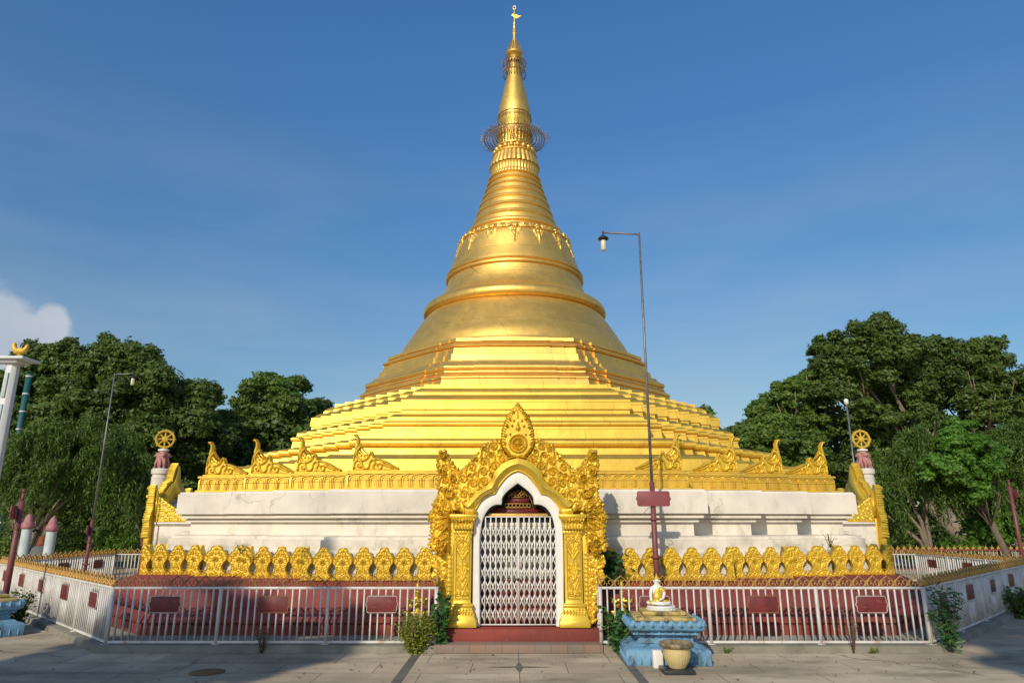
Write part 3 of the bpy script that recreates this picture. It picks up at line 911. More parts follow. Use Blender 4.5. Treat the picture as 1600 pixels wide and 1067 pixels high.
prims += [('o', 0, .285, .050, .042, .012), ('r', 0, .285, .040, .058, 8), ('b', 0, .285, .016, .075), ('b', 0, .455, .028, .044), ('l', 0, .345, .085, PI/2, .022, .042, 0), ('l', 0, .225, .10, -PI/2, .020, .040, 0), ('b', 0, .095, .018, .040), ('l', 0, .0, .08, PI/2, .018, .036, 0)]
full = relief('lotus_panel', prims, .0055, M['carved'], stupa, .04)
left_h = relief('half_lotus_panel', prims, .0055, M['carved'], stupa, .04, clip=lambda X, Z: X < .004)
right_h = relief('half_lotus_panel', prims, .0055, M['carved'], stupa, .04, clip=lambda X, Z: X > -.004)
used_l = set()
def lot(src, x, y, rz):
    if src.name not in used_l: used_l.add(src.name); o = src
    else:
        o = src.copy(); COL.objects.link(o); ALL.append(o)
    o.location = (x, y, .815+random.uniform(-.006, .004)); o.rotation_euler = (random.uniform(-.05, .03), random.uniform(-.02, .02), rz)
    return o
LO = .52
lc = [(2.87, 9.75), (3.93, 9.35), (4.93, 8.95), (6.0, 8.55)]
for s in (1, -1):
    inner = 1.30
    for i, (x, d) in enumerate(lc):
        X, D = x+LO, d+LO
        y = YC-D
        # corner half panel, then whole ones inwards
        lot(left_h if s > 0 else right_h, s*(X-.005), y, 0)
        a0 = inner if i == 0 else lc[i-1][0]+LO+.01
        a1 = X-LW/2
        n = max(1, round((a1-a0)/LW)); st = (a1-a0)/n
        for k in range(n):
            o = lot(full, s*(a0+(k+.5)*st), y, 0); o.scale = (st/LW, 1, 1)
        # return going back from the corner
        nb = 1 if i < 3 else 3
        for k in range(nb):
            if i < 3: lot(full, s*(X+.0), y+.045+LW/2, s*PI/2)
            else: lot(full, s*X, y+.045+LW*(k+.5), s*PI/2)
# ---- corner ornaments on the golden band
k = .00172
def zp(x, y): return ((x-145)*k, (910-y)*k)
Pol = [zp(*q) for q in [(145, 910), (605, 910), (607, 885), (560, 862), (490, 822), (430, 800), (385, 790), (350, 800), (345, 765), (322, 718), (300, 745), (268, 762), (235, 740), (200, 690), (192, 640), (186, 590), (165, 553), (148, 556), (150, 575), (164, 590), (160, 640), (150, 680), (158, 730), (145, 780)]]
prims = [('poly', Pol, .03, .02)]
def zpp(L, hw, amp): return ('p', smooth2([zp(*q) for q in L], 3), hw*k, amp)
prims += [zpp([(208, 680), (180, 725), (185, 780), (235, 812), (288, 790), (322, 726)], 15, .075), zpp([(163, 880), (160, 840), (185, 812), (222, 822), (238, 855), (218, 880), (196, 866), (204, 850)], 13, .07),
          zpp([(232, 830), (246, 878), (282, 896), (308, 872), (314, 832), (348, 795)], 13, .07), zpp([(345, 800), (368, 830), (352, 870), (372, 902), (420, 896), (434, 866), (412, 842), (388, 856), (398, 876)], 13, .07),
          zpp([(362, 798), (410, 805), (500, 848), (600, 888)], 13, .07), zpp([(440, 845), (500, 876), (600, 902)], 12, .065), zpp([(430, 900), (500, 904), (600, 907)], 8, .05),
          zpp([(184, 590), (190, 640), (178, 690), (158, 750), (153, 830), (152, 900)], 14, .07), zpp([(150, 562), (166, 560), (180, 590)], 15, .07), zpp([(205, 655), (250, 720), (300, 760)], 9, .06),
          zpp([(330, 735), (345, 770), (350, 795)], 12, .07), ('b',)+zp(205, 740)+(.016, .07), ('b',)+zp(225, 765)+(.016, .07), ('b',)+zp(258, 775)+(.016, .07), ('b',)+zp(285, 765)+(.014, .07)]
co_l = relief('corner_finial', prims, .0075, M['carved'], stupa, .06)
co_r = relief('corner_finial', mirror(prims), .0075, M['carved'], stupa, .06)
first = {co_l: True, co_r: True}
for i, (x, d) in enumerate([(2.87, 9.75), (3.95, 9.35), (4.9, 8.95), (5.9, 8.55)]):
    for src, s in ((co_l, -1), (co_r, 1)):
        if first[src]: o = src; first[src] = False
        else: o = src.copy(); COL.objects.link(o); ALL.append(o)
        o.location = (s*(x-.06), YC-d+.10, 2.555)
        o.rotation_euler = (0, 0, s*-.0)

# ================================================================== THE GATEWAY
GY = 10.4
def gp(x, v):                            # outline measured on the gateway's own front plane, in metres
    p = at(x, v, GY); return (p.x-at(809, v, GY).x, p.z)
def gps(L): return [gp(*q) for q in L]
def mir(L): return [(-x, z) for x, z in reversed(L)]
Z0 = gp(809, 978)[1]
gate = thing('gateway', 'carved golden arched gateway with folding lattice gate at the front of the stupa', 'gateway', (0, 0, 0))
# opening and outer outline of the white surround (left half, from bottom to tip)
inn = gps([(749.5, 978), (749, 860), (750, 835), (753, 815), (758, 802), (766, 792), (775, 788), (784, 788)])
inn = smooth2(inn, 3)+smooth2(gps([(784, 788), (785, 777), (792, 767.5), (800, 761), (808.8, 754.5)]), 3)[1:]
outr = smooth2(gps([(737.5, 978), (738, 860), (740, 812), (743, 795), (752, 783), (763, 774), (773, 772)]), 3)+smooth2(gps([(773, 772), (779, 762), (790, 748), (800, 740), (809, 737)]), 3)[1:]
def resample(P, n):
    P = np.array(P); d = np.r_[0, np.cumsum(np.hypot(*np.diff(P, axis=0).T))]
    t = np.linspace(0, d[-1], n)
    return [(float(np.interp(q, d, P[:, 0])), float(np.interp(q, d, P[:, 1]))) for q in t]
def strip(gm, A, B, rows):               # A inner path, B outer path, rows = (blend 0..1, y)
    rs = []
    for (w, y) in rows:
        rs.append([(a[0]*(1-w)+b[0]*w, y, a[1]*(1-w)+b[1]*w) for a, b in zip(A, B)])
    gm.rings(rs, False, False, closed=False)
A = resample(inn, 60); B = resample(outr, 60)
A = A+mir(A)[1:]; B = B+mir(B)[1:]
g = MB(); strip(g, A, B, [(0, .55), (0, .0), (.12, -.012), (.88, -.012), (1, .0), (1.0, .1)])
g.build('white_surround', M['plaster_white'], gate, angle=40)
# black multifoil board standing just inside, its edge shows as a dark lip
C = [(x*.93, z-.022) for x, z in A]
g = MB(); strip(g, C, [(x*1.04, z+.03) for x, z in A], [(0, .16), (0, .10), (1, .10)])
g.build('dark_lip', M['blackboard'], gate)
# golden arch moulding
bi = smooth2(gps([(738, 803), (744, 796), (752, 783.5), (763, 774), (773.5, 772)]), 4)+smooth2(gps([(773.5, 772), (779, 762), (790, 747.5), (800, 739.5), (809, 736.5)]), 4)[1:]
bo = smooth2(gps([(718.5, 781), (724, 786), (734, 779), (744, 769), (757, 761), (768, 751), (772.5, 738), (782, 727), (795, 719.5), (809, 716)]), 4)
A2 = resample(bi, 50); B2 = resample(bo, 50)
A2 = A2+mir(A2)[1:]; B2 = B2+mir(B2)[1:]
g = MB(); strip(g, A2, B2, [(0, .05), (0, -.035), (.06, -.055), (.12, -.05), (.16, -.06), (.34, -.115), (.48, -.15), (.55, -.16), (.62, -.155), (.84, -.13), (.95, -.12), (1.0, -.10), (1.0, .05)])
g.build('arch_moulding', M['carved'], gate, angle=35)
g = MB()
for s in (-1, 1):
    P = gps([(697, 770), (720, 770), (742, 778), (745, 803.5), (697, 803.5)])
    g = MB(); g.prism([(-s*x, z) for x, z in P], .06, .14); g.build('spandrel', M['carved'], gate)
g = MB()
for s in (-1, 1):
    P = gps([(744, 796), (738, 799), (730, 798), (722, 793), (718, 785), (719, 779), (724, 778), (726, 783)])
    g = MB(); g.tube([(x if s < 0 else -x, -.06, z) for x, z in P], [.045, .055, .06, .058, .05, .038, .026, .014], 8)
    g.build('moulding_scroll', M['carved'], gate, smooth=True)
# pediment crest: carved slopes, horns and side flames, mirrored
sil = gps([(784, 697), (778, 688), (771, 688), (765, 694), (757, 696), (752, 704), (745, 712), (738, 719), (732, 726), (727, 733), (722, 739), (716, 733), (709, 730), (704, 722), (700, 712), (696, 706), (690, 705), (685, 711), (686, 730), (685, 760), (686, 778), (682, 783), (676, 789), (679, 796), (672, 806), (675, 820), (677, 838), (672, 850), (676, 858), (686, 864), (694, 858)])
low = gps([(703, 850), (703, 800), (722, 796), (735, 783), (755, 764), (768, 754), (772, 740), (782, 728), (795, 720)])
Ped = sil+low
rs = random.Random(3)
prims = [('poly', Ped, .075, .025)]
for (x, z, r) in pack(Ped, .085, .020, 7):
    up = 1.15+rs.uniform(-.5, .5); hd = -1 if rs.random() < .5 else 1
    if r > .035:
        tail = [(x-r*1.5*math.cos(up)*0+hd*r*.95, z-r*1.5), (x+hd*r*1.0, z-r*.6)]
        prims += [spiral(x, z, r*.86, 0 if hd > 0 else PI, hd, 1.45, r*.24, .115, tail), ('b', x, z, r*.26, .122)]
        for q in range(4): prims.append(('l', x-hd*r*.2, z+r*.2, r*1.7, PI/2+hd*(.2+.55*q), r*.24, .104-.005*q, hd*.25))
    else: prims += [('l', x, z-r*1.2, r*3.4, PI/2+hd*.3, r*.8, .115, .15*hd)]
outline = resample(sil, 46)
for i in range(1, len(outline)-1):       # scalloped edge, lobes swelling and shrinking
    (x0_, z0_), (x, z), (x2, z2) = outline[i-1], outline[i], outline[i+1]
    L = math.hypot(x2-x0_, z2-z0_) or 1
    nx, nz = (z2-z0_)/L, -(x2-x0_)/L
    r = .034+.010*math.sin(i*1.7)
    prims += [('b', x+nx*.003, z+nz*.003, r, .098), spiral(x+nx*.004, z+nz*.004, r*.66, i, 1 if i % 2 else -1, 1.0, .009, .108)]
# big shell leaves at the side, under the horn
for (x, v, L, a, w) in [(703, 800, .25, 2.55, .05), (700, 803, .26, 2.85, .05), (700, 808, .26, 3.15, .05), (700, 815, .25, 3.5, .05), (700, 822, .25, 3.85, .05), (700, 838, .22, 3.6, .045), (701, 846, .22, 4.0, .05), (703, 800, .24, 2.2, .045)]:
    x, z = gp(x, v); prims.append(('l', x, z, L, a, w, .165, .15))
for (x, v, r, h) in [(692, 713, .065, -1), (694, 738, .07, 1), (708, 748, .07, -1), (703, 770, .105, 1), (690, 800, .05, 1), (688, 848, .07, -1), (690, 862, .05, 1)]:
    x, z = gp(x, v); prims += [('b', x, z, r*1.05, .11), spiral(x, z, r*.82, 2.2, h, 1.5, r*.2, .165), ('b', x, z, r*.25, .165)]
relief('pediment_carving', prims, .0085, M['carved'], gate, .10, -.02)
relief('pediment_carving', mirror(prims), .0085, M['carved'], gate, .10, -.02)
# bead row following the moulding
g = MB()
for i in range(4, 97):
    x, z = B2[i]
    nx, nz = 0, 1
    a, b = B2[i-1], B2[i+1]
    tx, tz_ = b[0]-a[0], b[1]-a[1]; L = math.hypot(tx, tz_) or 1
    if i % 1 == 0: g.sphere((x-tz_/L*.028, -.085, z+tx/L*.028), .017, 6, 5)
g.build('bead_row', M['carved'], gate, smooth=True)
# pointed medallion on top
med = smooth2(gps([(809, 628), (816, 640), (826, 655), (833, 672), (834.5, 690), (831, 704), (822, 712), (809, 716.5)]), 3)
med = med+mir(med)[1:-1]
hm = []
for i in range(26):
    t = i/25
    x, v = np.interp(t, [0, .3, .55, .75, 1], [811, 826, 833, 832, 820]), np.interp(t, [0, .3, .55, .75, 1], [634, 653, 676, 697, 712])
    x, z = gp(x, v); hm.append(('l', x-.045, z-.03, .085, .9-.9*t, .026, .115, .1))
for (x, v, r, h) in [(816, 646, .032, 1), (821, 657, .035, -1), (826, 668, .036, 1), (828, 681, .032, -1), (818, 667, .026, 1), (829, 694, .026, 1), (821, 680, .022, 1)]:
    x, z = gp(x, v); hm.append(('s', x, z, r, .12, h, 0, 1.3))
mx, mz = gp(809, 694)
prims = [('poly', med, .07, .03)]+hm+mirror(hm)+[('o', mx, mz, .145, .12, .018), ('o', mx, mz, .10, .125, .02), ('r', mx, mz, .075, .12, 10), ('b', mx, mz, .03, .15)]
tx, tz0 = gp(809, 668)
prims += [('poly', [(tx-.045, tz0-.03), (tx-.04, tz0-.055), (tx, tz0-.075), (tx+.04, tz0-.055), (tx+.045, tz0-.03), (tx+.03, tz0+.02), (tx, tz0+.12), (tx-.03, tz0+.02)], .14, .05), ('l', tx, tz0+.12, .20, PI/2, .03, .12, 0), ('b', tx-.06, tz0+.09, .022, .12), ('b', tx+.06, tz0+.09, .022, .12)]
relief('pediment_medallion', prims, .0075, M['carved'], gate, .15, -.06)
# pillars
for s in (-1, 1):
    px = gp(723, 880)[0]*-s*-1 if s > 0 else gp(723, 880)[0]
    px = abs(gp(723, 880)[0])*s
    g = MB()
    def ring4(w, y, z): return [(px-w, -y, z), (px+w, -y, z), (px+w, .34, z), (px-w, .34, z)]
    za = lambda v: gp(809, v)[1]
    R4 = [(.215, .16, za(978)), (.215, .16, za(968)), (.20, .15, za(966)), (.185, .14, za(962)), (.185, .135, za(957)), (.165, .12, za(955)), (.150, .10, za(948)), (.16, .11, za(946)), (.16, .11, za(943)), (.125, .085, za(941)),
          (.125, .08, za(936)), (.128, .08, za(834)), (.14, .09, za(833)), (.145, .095, za(830)), (.13, .085, za(828)), (.145, .10, za(820)), (.175, .125, za(812)), (.19, .145, za(809)), (.20, .15, za(808)), (.20, .15, za(804)), (.19, .145, za(803))]
    g.rings([ring4(*q) for q in R4])
    p = g.build('pillar', M['carved'], gate, bevel=.006)
    # carved face of the shaft
    w, zb, zt = .098, za(934), za(836)
    h = [('s', .055, zt-.07, .045, .035, 1, 0, 1.5), ('l', 0, zt-.10, .20, .9, .035, .035, .1), ('l', 0, zt-.20, .22, .95, .035, .04, 0), ('l', 0, zt-.26, .21, 1.0, .03, .035, 0), ('l', 0.0, zt-.33, .17, 1.0, .028, .035, 0),
         ('s', .055, zb+.08, .048, .035, -1, 1, 1.6), ('l', 0, zb+.03, .20, 1.1, .035, .035, .1), ('l', 0, zb+.12, .22, 1.15, .035, .035, 0), ('l', 0, zb+.22, .22, 1.2, .03, .035, 0), ('l', 0, zb+.32, .20, 1.25, .028, .03, 0),
         ('s', .06, zb+.30, .03, .03, 1, 0, 1.1), ('s', .05, zb+.46, .028, .03, -1, 0, 1.1), ('s', .065, zb+.40, .024, .03, 1, 0, 1), ('poly', [(.086, zb), (.098, zb), (.098, zt), (.086, zt)], .02, .006)]
    pr = h+mirror(h)+[('l', 0, zt-.02, .62, -PI/2, .04, .04, 0), ('b', 0, zt-.60, .03, .04), ('b', 0, zt-.05, .03, .045), ('poly', [(-w, zb), (w, zb), (w, zb+.014), (-w, zb+.014)], .02, .006), ('poly', [(-w, zt-.014), (w, zt-.014), (w, zt), (-w, zt)], .02, .006)]
    c = relief('carved_panel', pr, .006, M['carved'], p, .0, 0); c.location = (px, -.082, 0)
    # leafy collar of the capital
    cz = za(818)
    pr = []
    for k in range(7):
        x = -.14+.28*k/6
        pr += [('l', x*.85, cz-.085, .12, PI/2+(-x)*1.2, .024, .035, 0), ('s', x, cz+.055, .026, .035, 1 if x > 0 else -1, k, 1.0)]
    c = relief('capital_leaves', pr, .006, M['carved'], p, .05, 0); c.location = (px, -.13, 0)
    pr = []
    bz = za(955)
    for k in range(8):
        x = -.14+.28*k/7
        pr.append(('l', x, bz-.035, .10, PI/2-x*1.0, .021, .025, 0))
    c = relief('base_leaves', pr, .006, M['carved'], p, .05, 0); c.location = (px, -.125, -.005)
    # beaded and leafed strips outside each pillar
    xa = abs(gp(702, 900)[0])
    g = MB()
    g.box(s*xa-.062, s*xa+.062, -.02, .12, za(978), za(800))
    st = g.build('side_strip', M['carved'], gate, bevel=.004)
    pr = []
    zz = za(972)
    while zz < za(860):
        pr += [('b', 0, zz, .024, .035), ('o', 0, zz, .036, .02, .008)]
        zz += .062
    for side in (-1, 1): pr.append(('poly', sorted([(side*.046, za(976)), (side*.058, za(976))])+sorted([(side*.046, za(850)), (side*.058, za(850))], reverse=True), .02, .005))
    c = relief('bead_strip', pr, .006, M['carved'], st, .0, 0); c.location = (s*xa, -.021, 0)
    # low flames climbing beside the strip, from the foot up to the hook
    fo = gps([(697, 978), (690, 974), (686, 950), (682, 930), (678, 912), (671, 902), (677, 888), (671, 878), (674, 868), (686, 862), (700, 862), (700, 978)])
    pr = [('poly', fo, .03, .02)]+scrolls(pack(fo, .05, .02, 11), .07, 5)
    for (x, v, a) in [(690, 970, 2.4), (688, 955, 2.3), (686, 940, 2.2), (683, 925, 2.2), (681, 912, 2.3), (679, 900, 2.9), (681, 885, 2.7), (681, 873, 2.5)]:
        x, z = gp(x, v); pr.append(('l', x+.04, z-.03, .13, a, .03, .075, .15))
    relief('side_flame', pr if s < 0 else mirror(pr), .0085, M['carved'], gate, .09, .0)
# red plinth and threshold
g = MB(); zt = gp(809, 979)[1]
g.box(-1.16, 1.16, -.20, .7, .09, zt-.003); g.build('plinth', M['red'], gate, bevel=.012)
# passage behind
g = MB()
for s in (-1, 1): g.box(.88 if s > 0 else -1.08, 1.08 if s > 0 else -.88, .125, 1.95, .3, 1.60)
g.box(-1.12, 1.12, .165, 2.0, 1.605, 1.64)
g.box(-1.17, 1.17, .165, 2.0, 1.643, 1.70)
g.build('passage', M['white'], gate, bevel=.01)
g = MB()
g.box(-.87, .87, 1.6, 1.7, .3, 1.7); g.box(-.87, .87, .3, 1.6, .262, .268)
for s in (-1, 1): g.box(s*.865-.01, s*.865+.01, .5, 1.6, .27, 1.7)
g.build('dark_niche', M['darkbox'], gate)  # near-black walls paint in the darkness of the shrine
# golden wings on the passage roof, running back to the stupa
wing = [(0, 0), (1.38, 0), (1.36, .06), (1.0, .14), (.75, .26), (.5, .42), (.3, .54), (.12, .68), (0, .72)]
pr = [('poly', wing, .03, .03)]+scrolls(pack(wing, .075, .022, 9), .05, 8)
for k in range(12):
    t = k/11
    pr.append(('l', .05+1.1*t, max(.02, float(np.interp(.05+1.1*t, [0, .12, .3, .5, .75, 1.0, 1.3], [.6, .56, .42, .30, .16, .04, 0]))), .15, 1.2-.5*t, .03, .06, .1))
for s in (-1, 1):
    c = relief('wing', pr if s < 0 else mirror(pr), .012, M['carved'], gate, .05, 0)
    c.location = (s*1.10, .165, 1.702); c.rotation_euler = (0, 0, PI/2 if s > 0 else -PI/2)
    if s < 0: c.rotation_euler = (0, 0, -PI/2); c.data.transform(Matrix.Scale(-1, 4, (1, 0, 0))); c.data.flip_normals()
    else: c.data.transform(Matrix.Scale(-1, 4, (1, 0, 0))); c.data.flip_normals()
# smooth golden back of the pediment
bk = gps([(690, 720), (702, 735), (722, 745), (745, 722), (770, 700), (790, 690), (809, 640)])
bk = bk+mir(bk)[1:]+[(1.10, 1.85), (.72, 1.85)]+[(x, z+.03) for x, z in reversed(B) if z > 1.87 and abs(x) < .70]+[(-.72, 1.85), (-1.10, 1.85)]
g = MB(); g.prism(bk, .081, .16); g.build('pediment_back', M['carved'], gate)
g = MB(); LB = [(x*1.02, z+.01) for x, z in A if z > 1.70]
g.prism([(-x, z) for x, z in LB], .29, .30); g.build('lunette_dark_sheet', M['blackboard'], gate)  # black sheet added so the opening looks dark, hides the passage roof
# wooden lunette: red boards, gilded scroll iron
g = MB()
x0, z0 = gp(765, 802)
def bar(v0, v1, xl0, xl1, y=.2, t=.03):
    a, b = gp(xl0, v0), gp(xl1, v1)
    g.prism([(a[0], a[1]), (-a[0], a[1]), (-b[0], b[1]), (b[0], b[1])], y, y+t)
bar(801.5, 793, 767, 776); bar(785.5, 777.5, 792, 790); bar(801.5, 793, 757, 764, .24)
g.build('red_boards', M['plate'], gate)
g = MB(); a, b = gp(756, 807.5), gp(760, 801.7)
g.prism([(a[0], a[1]), (-a[0], a[1]), (-b[0], b[1]), (b[0], b[1])], .12, .18)
g.build('golden_lintel', M['crest'], gate, bevel=.004)
g = MB()
def rib(pts, y=.18):
    t = MB(); t.ribbon(pts, .0075, .012); g.add(t.v[0]+np.array([0, y, 0]), t.f)
def circ(cx, cz, r, n=14): return [(cx+r*math.cos(2*PI*i/n), cz+r*math.sin(2*PI*i/n)) for i in range(n+1)]
for k in range(7):
    x, z = gp(791.5+k*5.8, 789); rib(circ(x, z, .026))
for dv in (785.9, 792.6): rib([gp(789, dv), gp(829, dv)])
for sx in (-1, 1):
    for (dx, wd, hh) in ((9, 8, 10), (16, 7, 8)):
        x, z = gp(809+sx*dx*.62, 776)
        P = [(x-.035, z), (x-.05, z+.03), (x-.02, z+.06), (x, z+.10), (x+.02, z+.06), (x+.05, z+.03), (x+.035, z)]
        rib([(px_, z+(pz-z)*hh/11) for px_, pz in P])
x, z = gp(809, 776)
rib([(x-.02, z), (x-.045, z+.035), (x, z+.11), (x+.045, z+.035), (x+.02, z)]); rib([(x-.09, z), (x+.09, z)])
rib(smooth2(gps([(814, 765), (821, 768), (827, 774), (831, 783), (834, 791), (838, 790)]), 3))
g.build('scroll_grille', M['crest'], gate)
# folding lattice gate
lat_g = MB()
zb, zt = gp(809, 975.5)[1], gp(809, 808)[1]
for half_ in (-1, 1):
    W = .545; n = 8
    for k in range(n):
        x = half_*(.012+W*k/(n-1)) if half_ > 0 else -(.012+W*k/(n-1))
        lat_g.box(x-.0085, x+.0085, .045, .062, zb, zt)
        lat_g.box(x-.0085, x+.0085, .085, .10, zb+.01, zt-.01) if k % 2 == 0 else None
lat_g.box(-.56, .56, .04, .105, zt, zt+.016)
lat_g.box(-.56, .56, .04, .105, zb-.012, zb)
lat_g.build('gate_uprights', M['plaster_white'], gate)
lat_g = MB()
rowh = (zt-zb-.05)/7.5
for half_ in (-1, 1):
    W = .545; n = 8; st = W/(n-1)
    for k in range(n-1):
        xa, xb = half_*(.012+st*k), half_*(.012+st*(k+1))
        for r_ in range(7):
            z0 = zb+.03+r_*rowh
            z1 = z0+rowh*1.0
            for (p, q, y) in (((xa, z0), (xb, z1), .066), ((xb, z0), (xa, z1), .078)):
                dx, dz = q[0]-p[0], q[1]-p[1]; L = math.hypot(dx, dz); nx, nz = -dz/L*.0075, dx/L*.0075
                lat_g.prism([(p[0]+nx, p[1]+nz), (q[0]+nx, q[1]+nz), (q[0]-nx, q[1]-nz), (p[0]-nx, p[1]-nz)], y, y+.004)
lat_g.build('gate_lattice', M['plaster_white'], gate)
g = MB(); g.lathe([(.018, -.02), (.022, 0), (.018, .02)], 10); g.xform(Matrix.Translation((.0, .03, gp(809, 905)[1])) @ Matrix.Rotation(PI/2, 4, 'X'))
g.build('padlock', M['bronze'], gate)
gate.location = (0, GY, 0)
copy_tree(gate, None, (-10.55, YC, 0), -PI/2, 'side gateway at the left end of the stupa, seen edge on', None)
copy_tree(gate, None, (10.55, YC, 0), PI/2, 'side gateway at the right end of the stupa, seen edge on beside the trees', None)

# ================================================================== FENCES
ZB, ZT = .10, .83
def crest_mesh(n, pitch, name, mat, parent, x0, z):
    g = MB()
    h = .15; w = pitch/2
    unit = []
    for s in (-1, 1):
        P = [(s*w*.40, 0), (s*w*.80, .012), (s*w*.97, .045), (s*w*.90, .075), (s*w*.58, .100), (s*w*.20, .125), (0, h)]
        unit.append(smooth2(P, 2))
        sc = []
        for t in np.linspace(0, 1, 12):
            a = -PI*.40+t*PI*1.9; r = .047*(1-.62*t)
            sc.append((s*(w*.47+math.cos(a)*r*.85), .052+math.sin(a)*r))
        unit.append(sc)
    unit.append([(0, 0), (0, .045)])
    for k in range(n):
        cx = x0+pitch*(k+.5)
        for P in unit:
            g.ribbon([(x+cx, zz+z) for x, zz in P], .0085, .024)
    return g.build(name, mat, parent)
plate_outline = [(-.205, -.085), (-.19, -.108), (.19, -.108), (.205, -.085), (.205, -.035), (.222, 0), (.205, .035), (.205, .085), (.19, .108), (-.19, .108), (-.205, .085), (-.205, .035), (-.222, 0), (-.205, -.035)]
def fence(name, p0, p1, bays, label, group, bar_gap=.0985, plates=True, crest=None, zt=ZT, platesz=1.0, skip_plates=()):
    p0, p1 = Vector(p0), Vector(p1)
    L = (p1-p0).length
    a = math.atan2(p1.y-p0.y, p1.x-p0.x)
    t = thing(name, label, 'fence', (p0.x, p0.y, 0), a, group)
    for z, h in ((zt, .032), (ZB+.03, .032)):
        g = MB(); g.box(0, L, -.017, .017, z-h, z); g.build('rail', M['iron'], t, bevel=.003)
    bw = L/bays
    for k in range(bays+1):
        x = k*bw
        g = MB(); g.box(x-.02, x+.02, -.024, .024, ZB-.02, zt+.002)
        g.box(x-.05, x+.05, -.05, .05, ZB-.02, ZB-.008)
        g.build('post', M['iron'], t)
    g = MB()
    nb = max(2, round(bw/bar_gap))
    for k in range(bays):
        for j in range(1, nb):
            x = k*bw+j*bw/nb
            cx = (k+.5)*bw
            x += random.uniform(-.003, .003)
            if plates and k not in skip_plates and abs(x-cx) < .20:
                g.box(x-.0095, x+.0095, -.014, .014, .70, zt-.03)
                g.box(x-.0095, x+.0095, -.014, .014, ZB+.025, .50)
            else: g.box(x-.0095, x+.0095, -.014, .014, ZB+.025, zt-.03)
    g.build('bars', M['iron'], t)
    if plates:
        for k in range(bays):
            if k in skip_plates: continue
            g = MB(); g.prism([(x*platesz+(k+.5)*bw, z+.60) for x, z in plate_outline], -.022, -.014)
            p = g.build('sign_plate', M['plate'], t, bevel=.002)
            g = MB(); P = [(x*platesz+(k+.5)*bw, z+.60) for x, z in plate_outline]
            g.ribbon(P+[P[0]], .006, .016); g.xform(Matrix.Translation((0, -.020, 0)))
            g.build('plate_rim', M['crest_rust'] if k % 2 else M['iron'], p)
    crest_mesh(max(1, round(L/.193)), L/max(1, round(L/.193)), 'crest', crest or M['crest'], t, 0, zt)
    return t
F0 = YC-FD
fg = 'white iron fence sections round the stupa'
fence('iron_fence', (-FX, F0), (-1.14, F0), 3, 'front white iron fence with three red plates, left of the golden gateway', fg, crest=M['crest_rust'])
fence('iron_fence', (1.14, F0), (FX, F0), 3, 'front white iron fence with red plates behind the seated statue, right of the gateway', fg)
fence('iron_fence', (-1.14, F0), (-1.14, F0+.62), 1, 'short white fence return beside the vine at the left of the gateway', fg, platesz=.8, skip_plates=(0,))
fence('iron_fence', (1.14, F0+.62), (1.14, F0), 1, 'short white fence return with one plate at the right of the gateway', fg, platesz=.8)
fence('iron_fence', (-FD, YC-FX), (-FX, F0), 5, 'long slanting fence with rust streaks and red plates running back to the left', fg)
fence('iron_fence', (FX, F0), (FD, YC-FX), 5, 'long slanting fence in shade with dark red plates running back to the right', fg)
fence('iron_fence', (-FD, YC-1.14), (-FD, YC-FX), 3, 'far left fence side with gilded crest seen over the slanting fence', fg)
fence('iron_fence', (-FD, YC-1.14), (-FD+.9, YC-1.14), 1, 'short far return of the left fence ending by the golden lotus parapet', fg, plates=False)
fence('iron_fence', (FD, YC-FX), (FD, YC-1.14), 3, 'far right fence side with crest seen over the slanting fence', fg)
fence('iron_fence', (FD-.9, YC-1.14), (FD, YC-1.14), 1, 'short far return of the right fence near the parapet end', fg, plates=False)
# outer boundary fences with gilded spikes
M['iron_red'] = simple('red_painted_iron', (.24, .05, .04), .6, .1, .3, 8)
M['iron_cream'] = simple('cream_painted_iron', (.46, .40, .30), .6, 0, .3, 8)
M['iron_shade'] = simple('shade_darkened_iron', (.10, .06, .05), .6, .1, .3, 8)  # iron colour darkened to carry the shade under the left trees
def outer(p0, p1, bays, label, rail, bars, spikes):
    p0, p1 = Vector(p0), Vector(p1)
    L = (p1-p0).length
    t = thing('boundary_fence', label, 'fence', (p0.x, p0.y, 0), math.atan2(p1.y-p0.y, p1.x-p0.x), 'low boundary fences in front of the trees')
    for z in (.78, .14):
        g = MB(); g.box(0, L, -.02, .02, z-.05, z); g.build('rail', rail, t)
    g = MB(); g.box(-.1, L+.1, -.12, .12, -.05, .1); g.build('kerb', M['curb'], t)
    for k in range(bays+1):
        x = k*L/bays; g = MB(); g.box(x-.035, x+.035, -.035, .035, .1, .8); g.build('post', rail, t)
    g = MB(); s = MB()
    n = int(L/.13)
    for k in range(n):
        x = (k+.5)*L/n
        g.box(x-.012, x+.012, -.012, .012, .12, .74)
    g.build('bars', bars, t)
    n = int(L/.22)
    for k in range(n):
        x = (k+.5)*L/n
        s.add([(x-.05, 0, .78), (x, -.02, .80), (x+.05, 0, .78), (x, .02, .80), (x, 0, .95), (x-.07, 0, .86), (x+.07, 0, .86)], [(0, 1, 4), (1, 2, 4), (2, 3, 4), (3, 0, 4), (0, 1, 5), (1, 2, 6), (3, 2, 6), (0, 3, 5)])
    s.build('spikes', spikes, t)
    for k in range(bays):
        x = (k+.5)*L/bays
        g = MB(); g.prism([(x+a*.9, z*.9+.5) for a, z in plate_outline], -.04, -.03); g.build('sign_plate', M['plate'], t)
    return t
outer((8.5, 25), (27, 25), 6, 'boundary fence of cream bars with red rails and gilded spikes under the right trees', M['iron_red'], M['iron_cream'], M['crest'])
outer((-34, 29), (-9, 29), 8, 'dark boundary fence with dull golden spikes under the left trees', M['iron_shade'], M['iron_shade'], M['crest_rust'])  # darker rails, bars and spikes stand in for tree shade

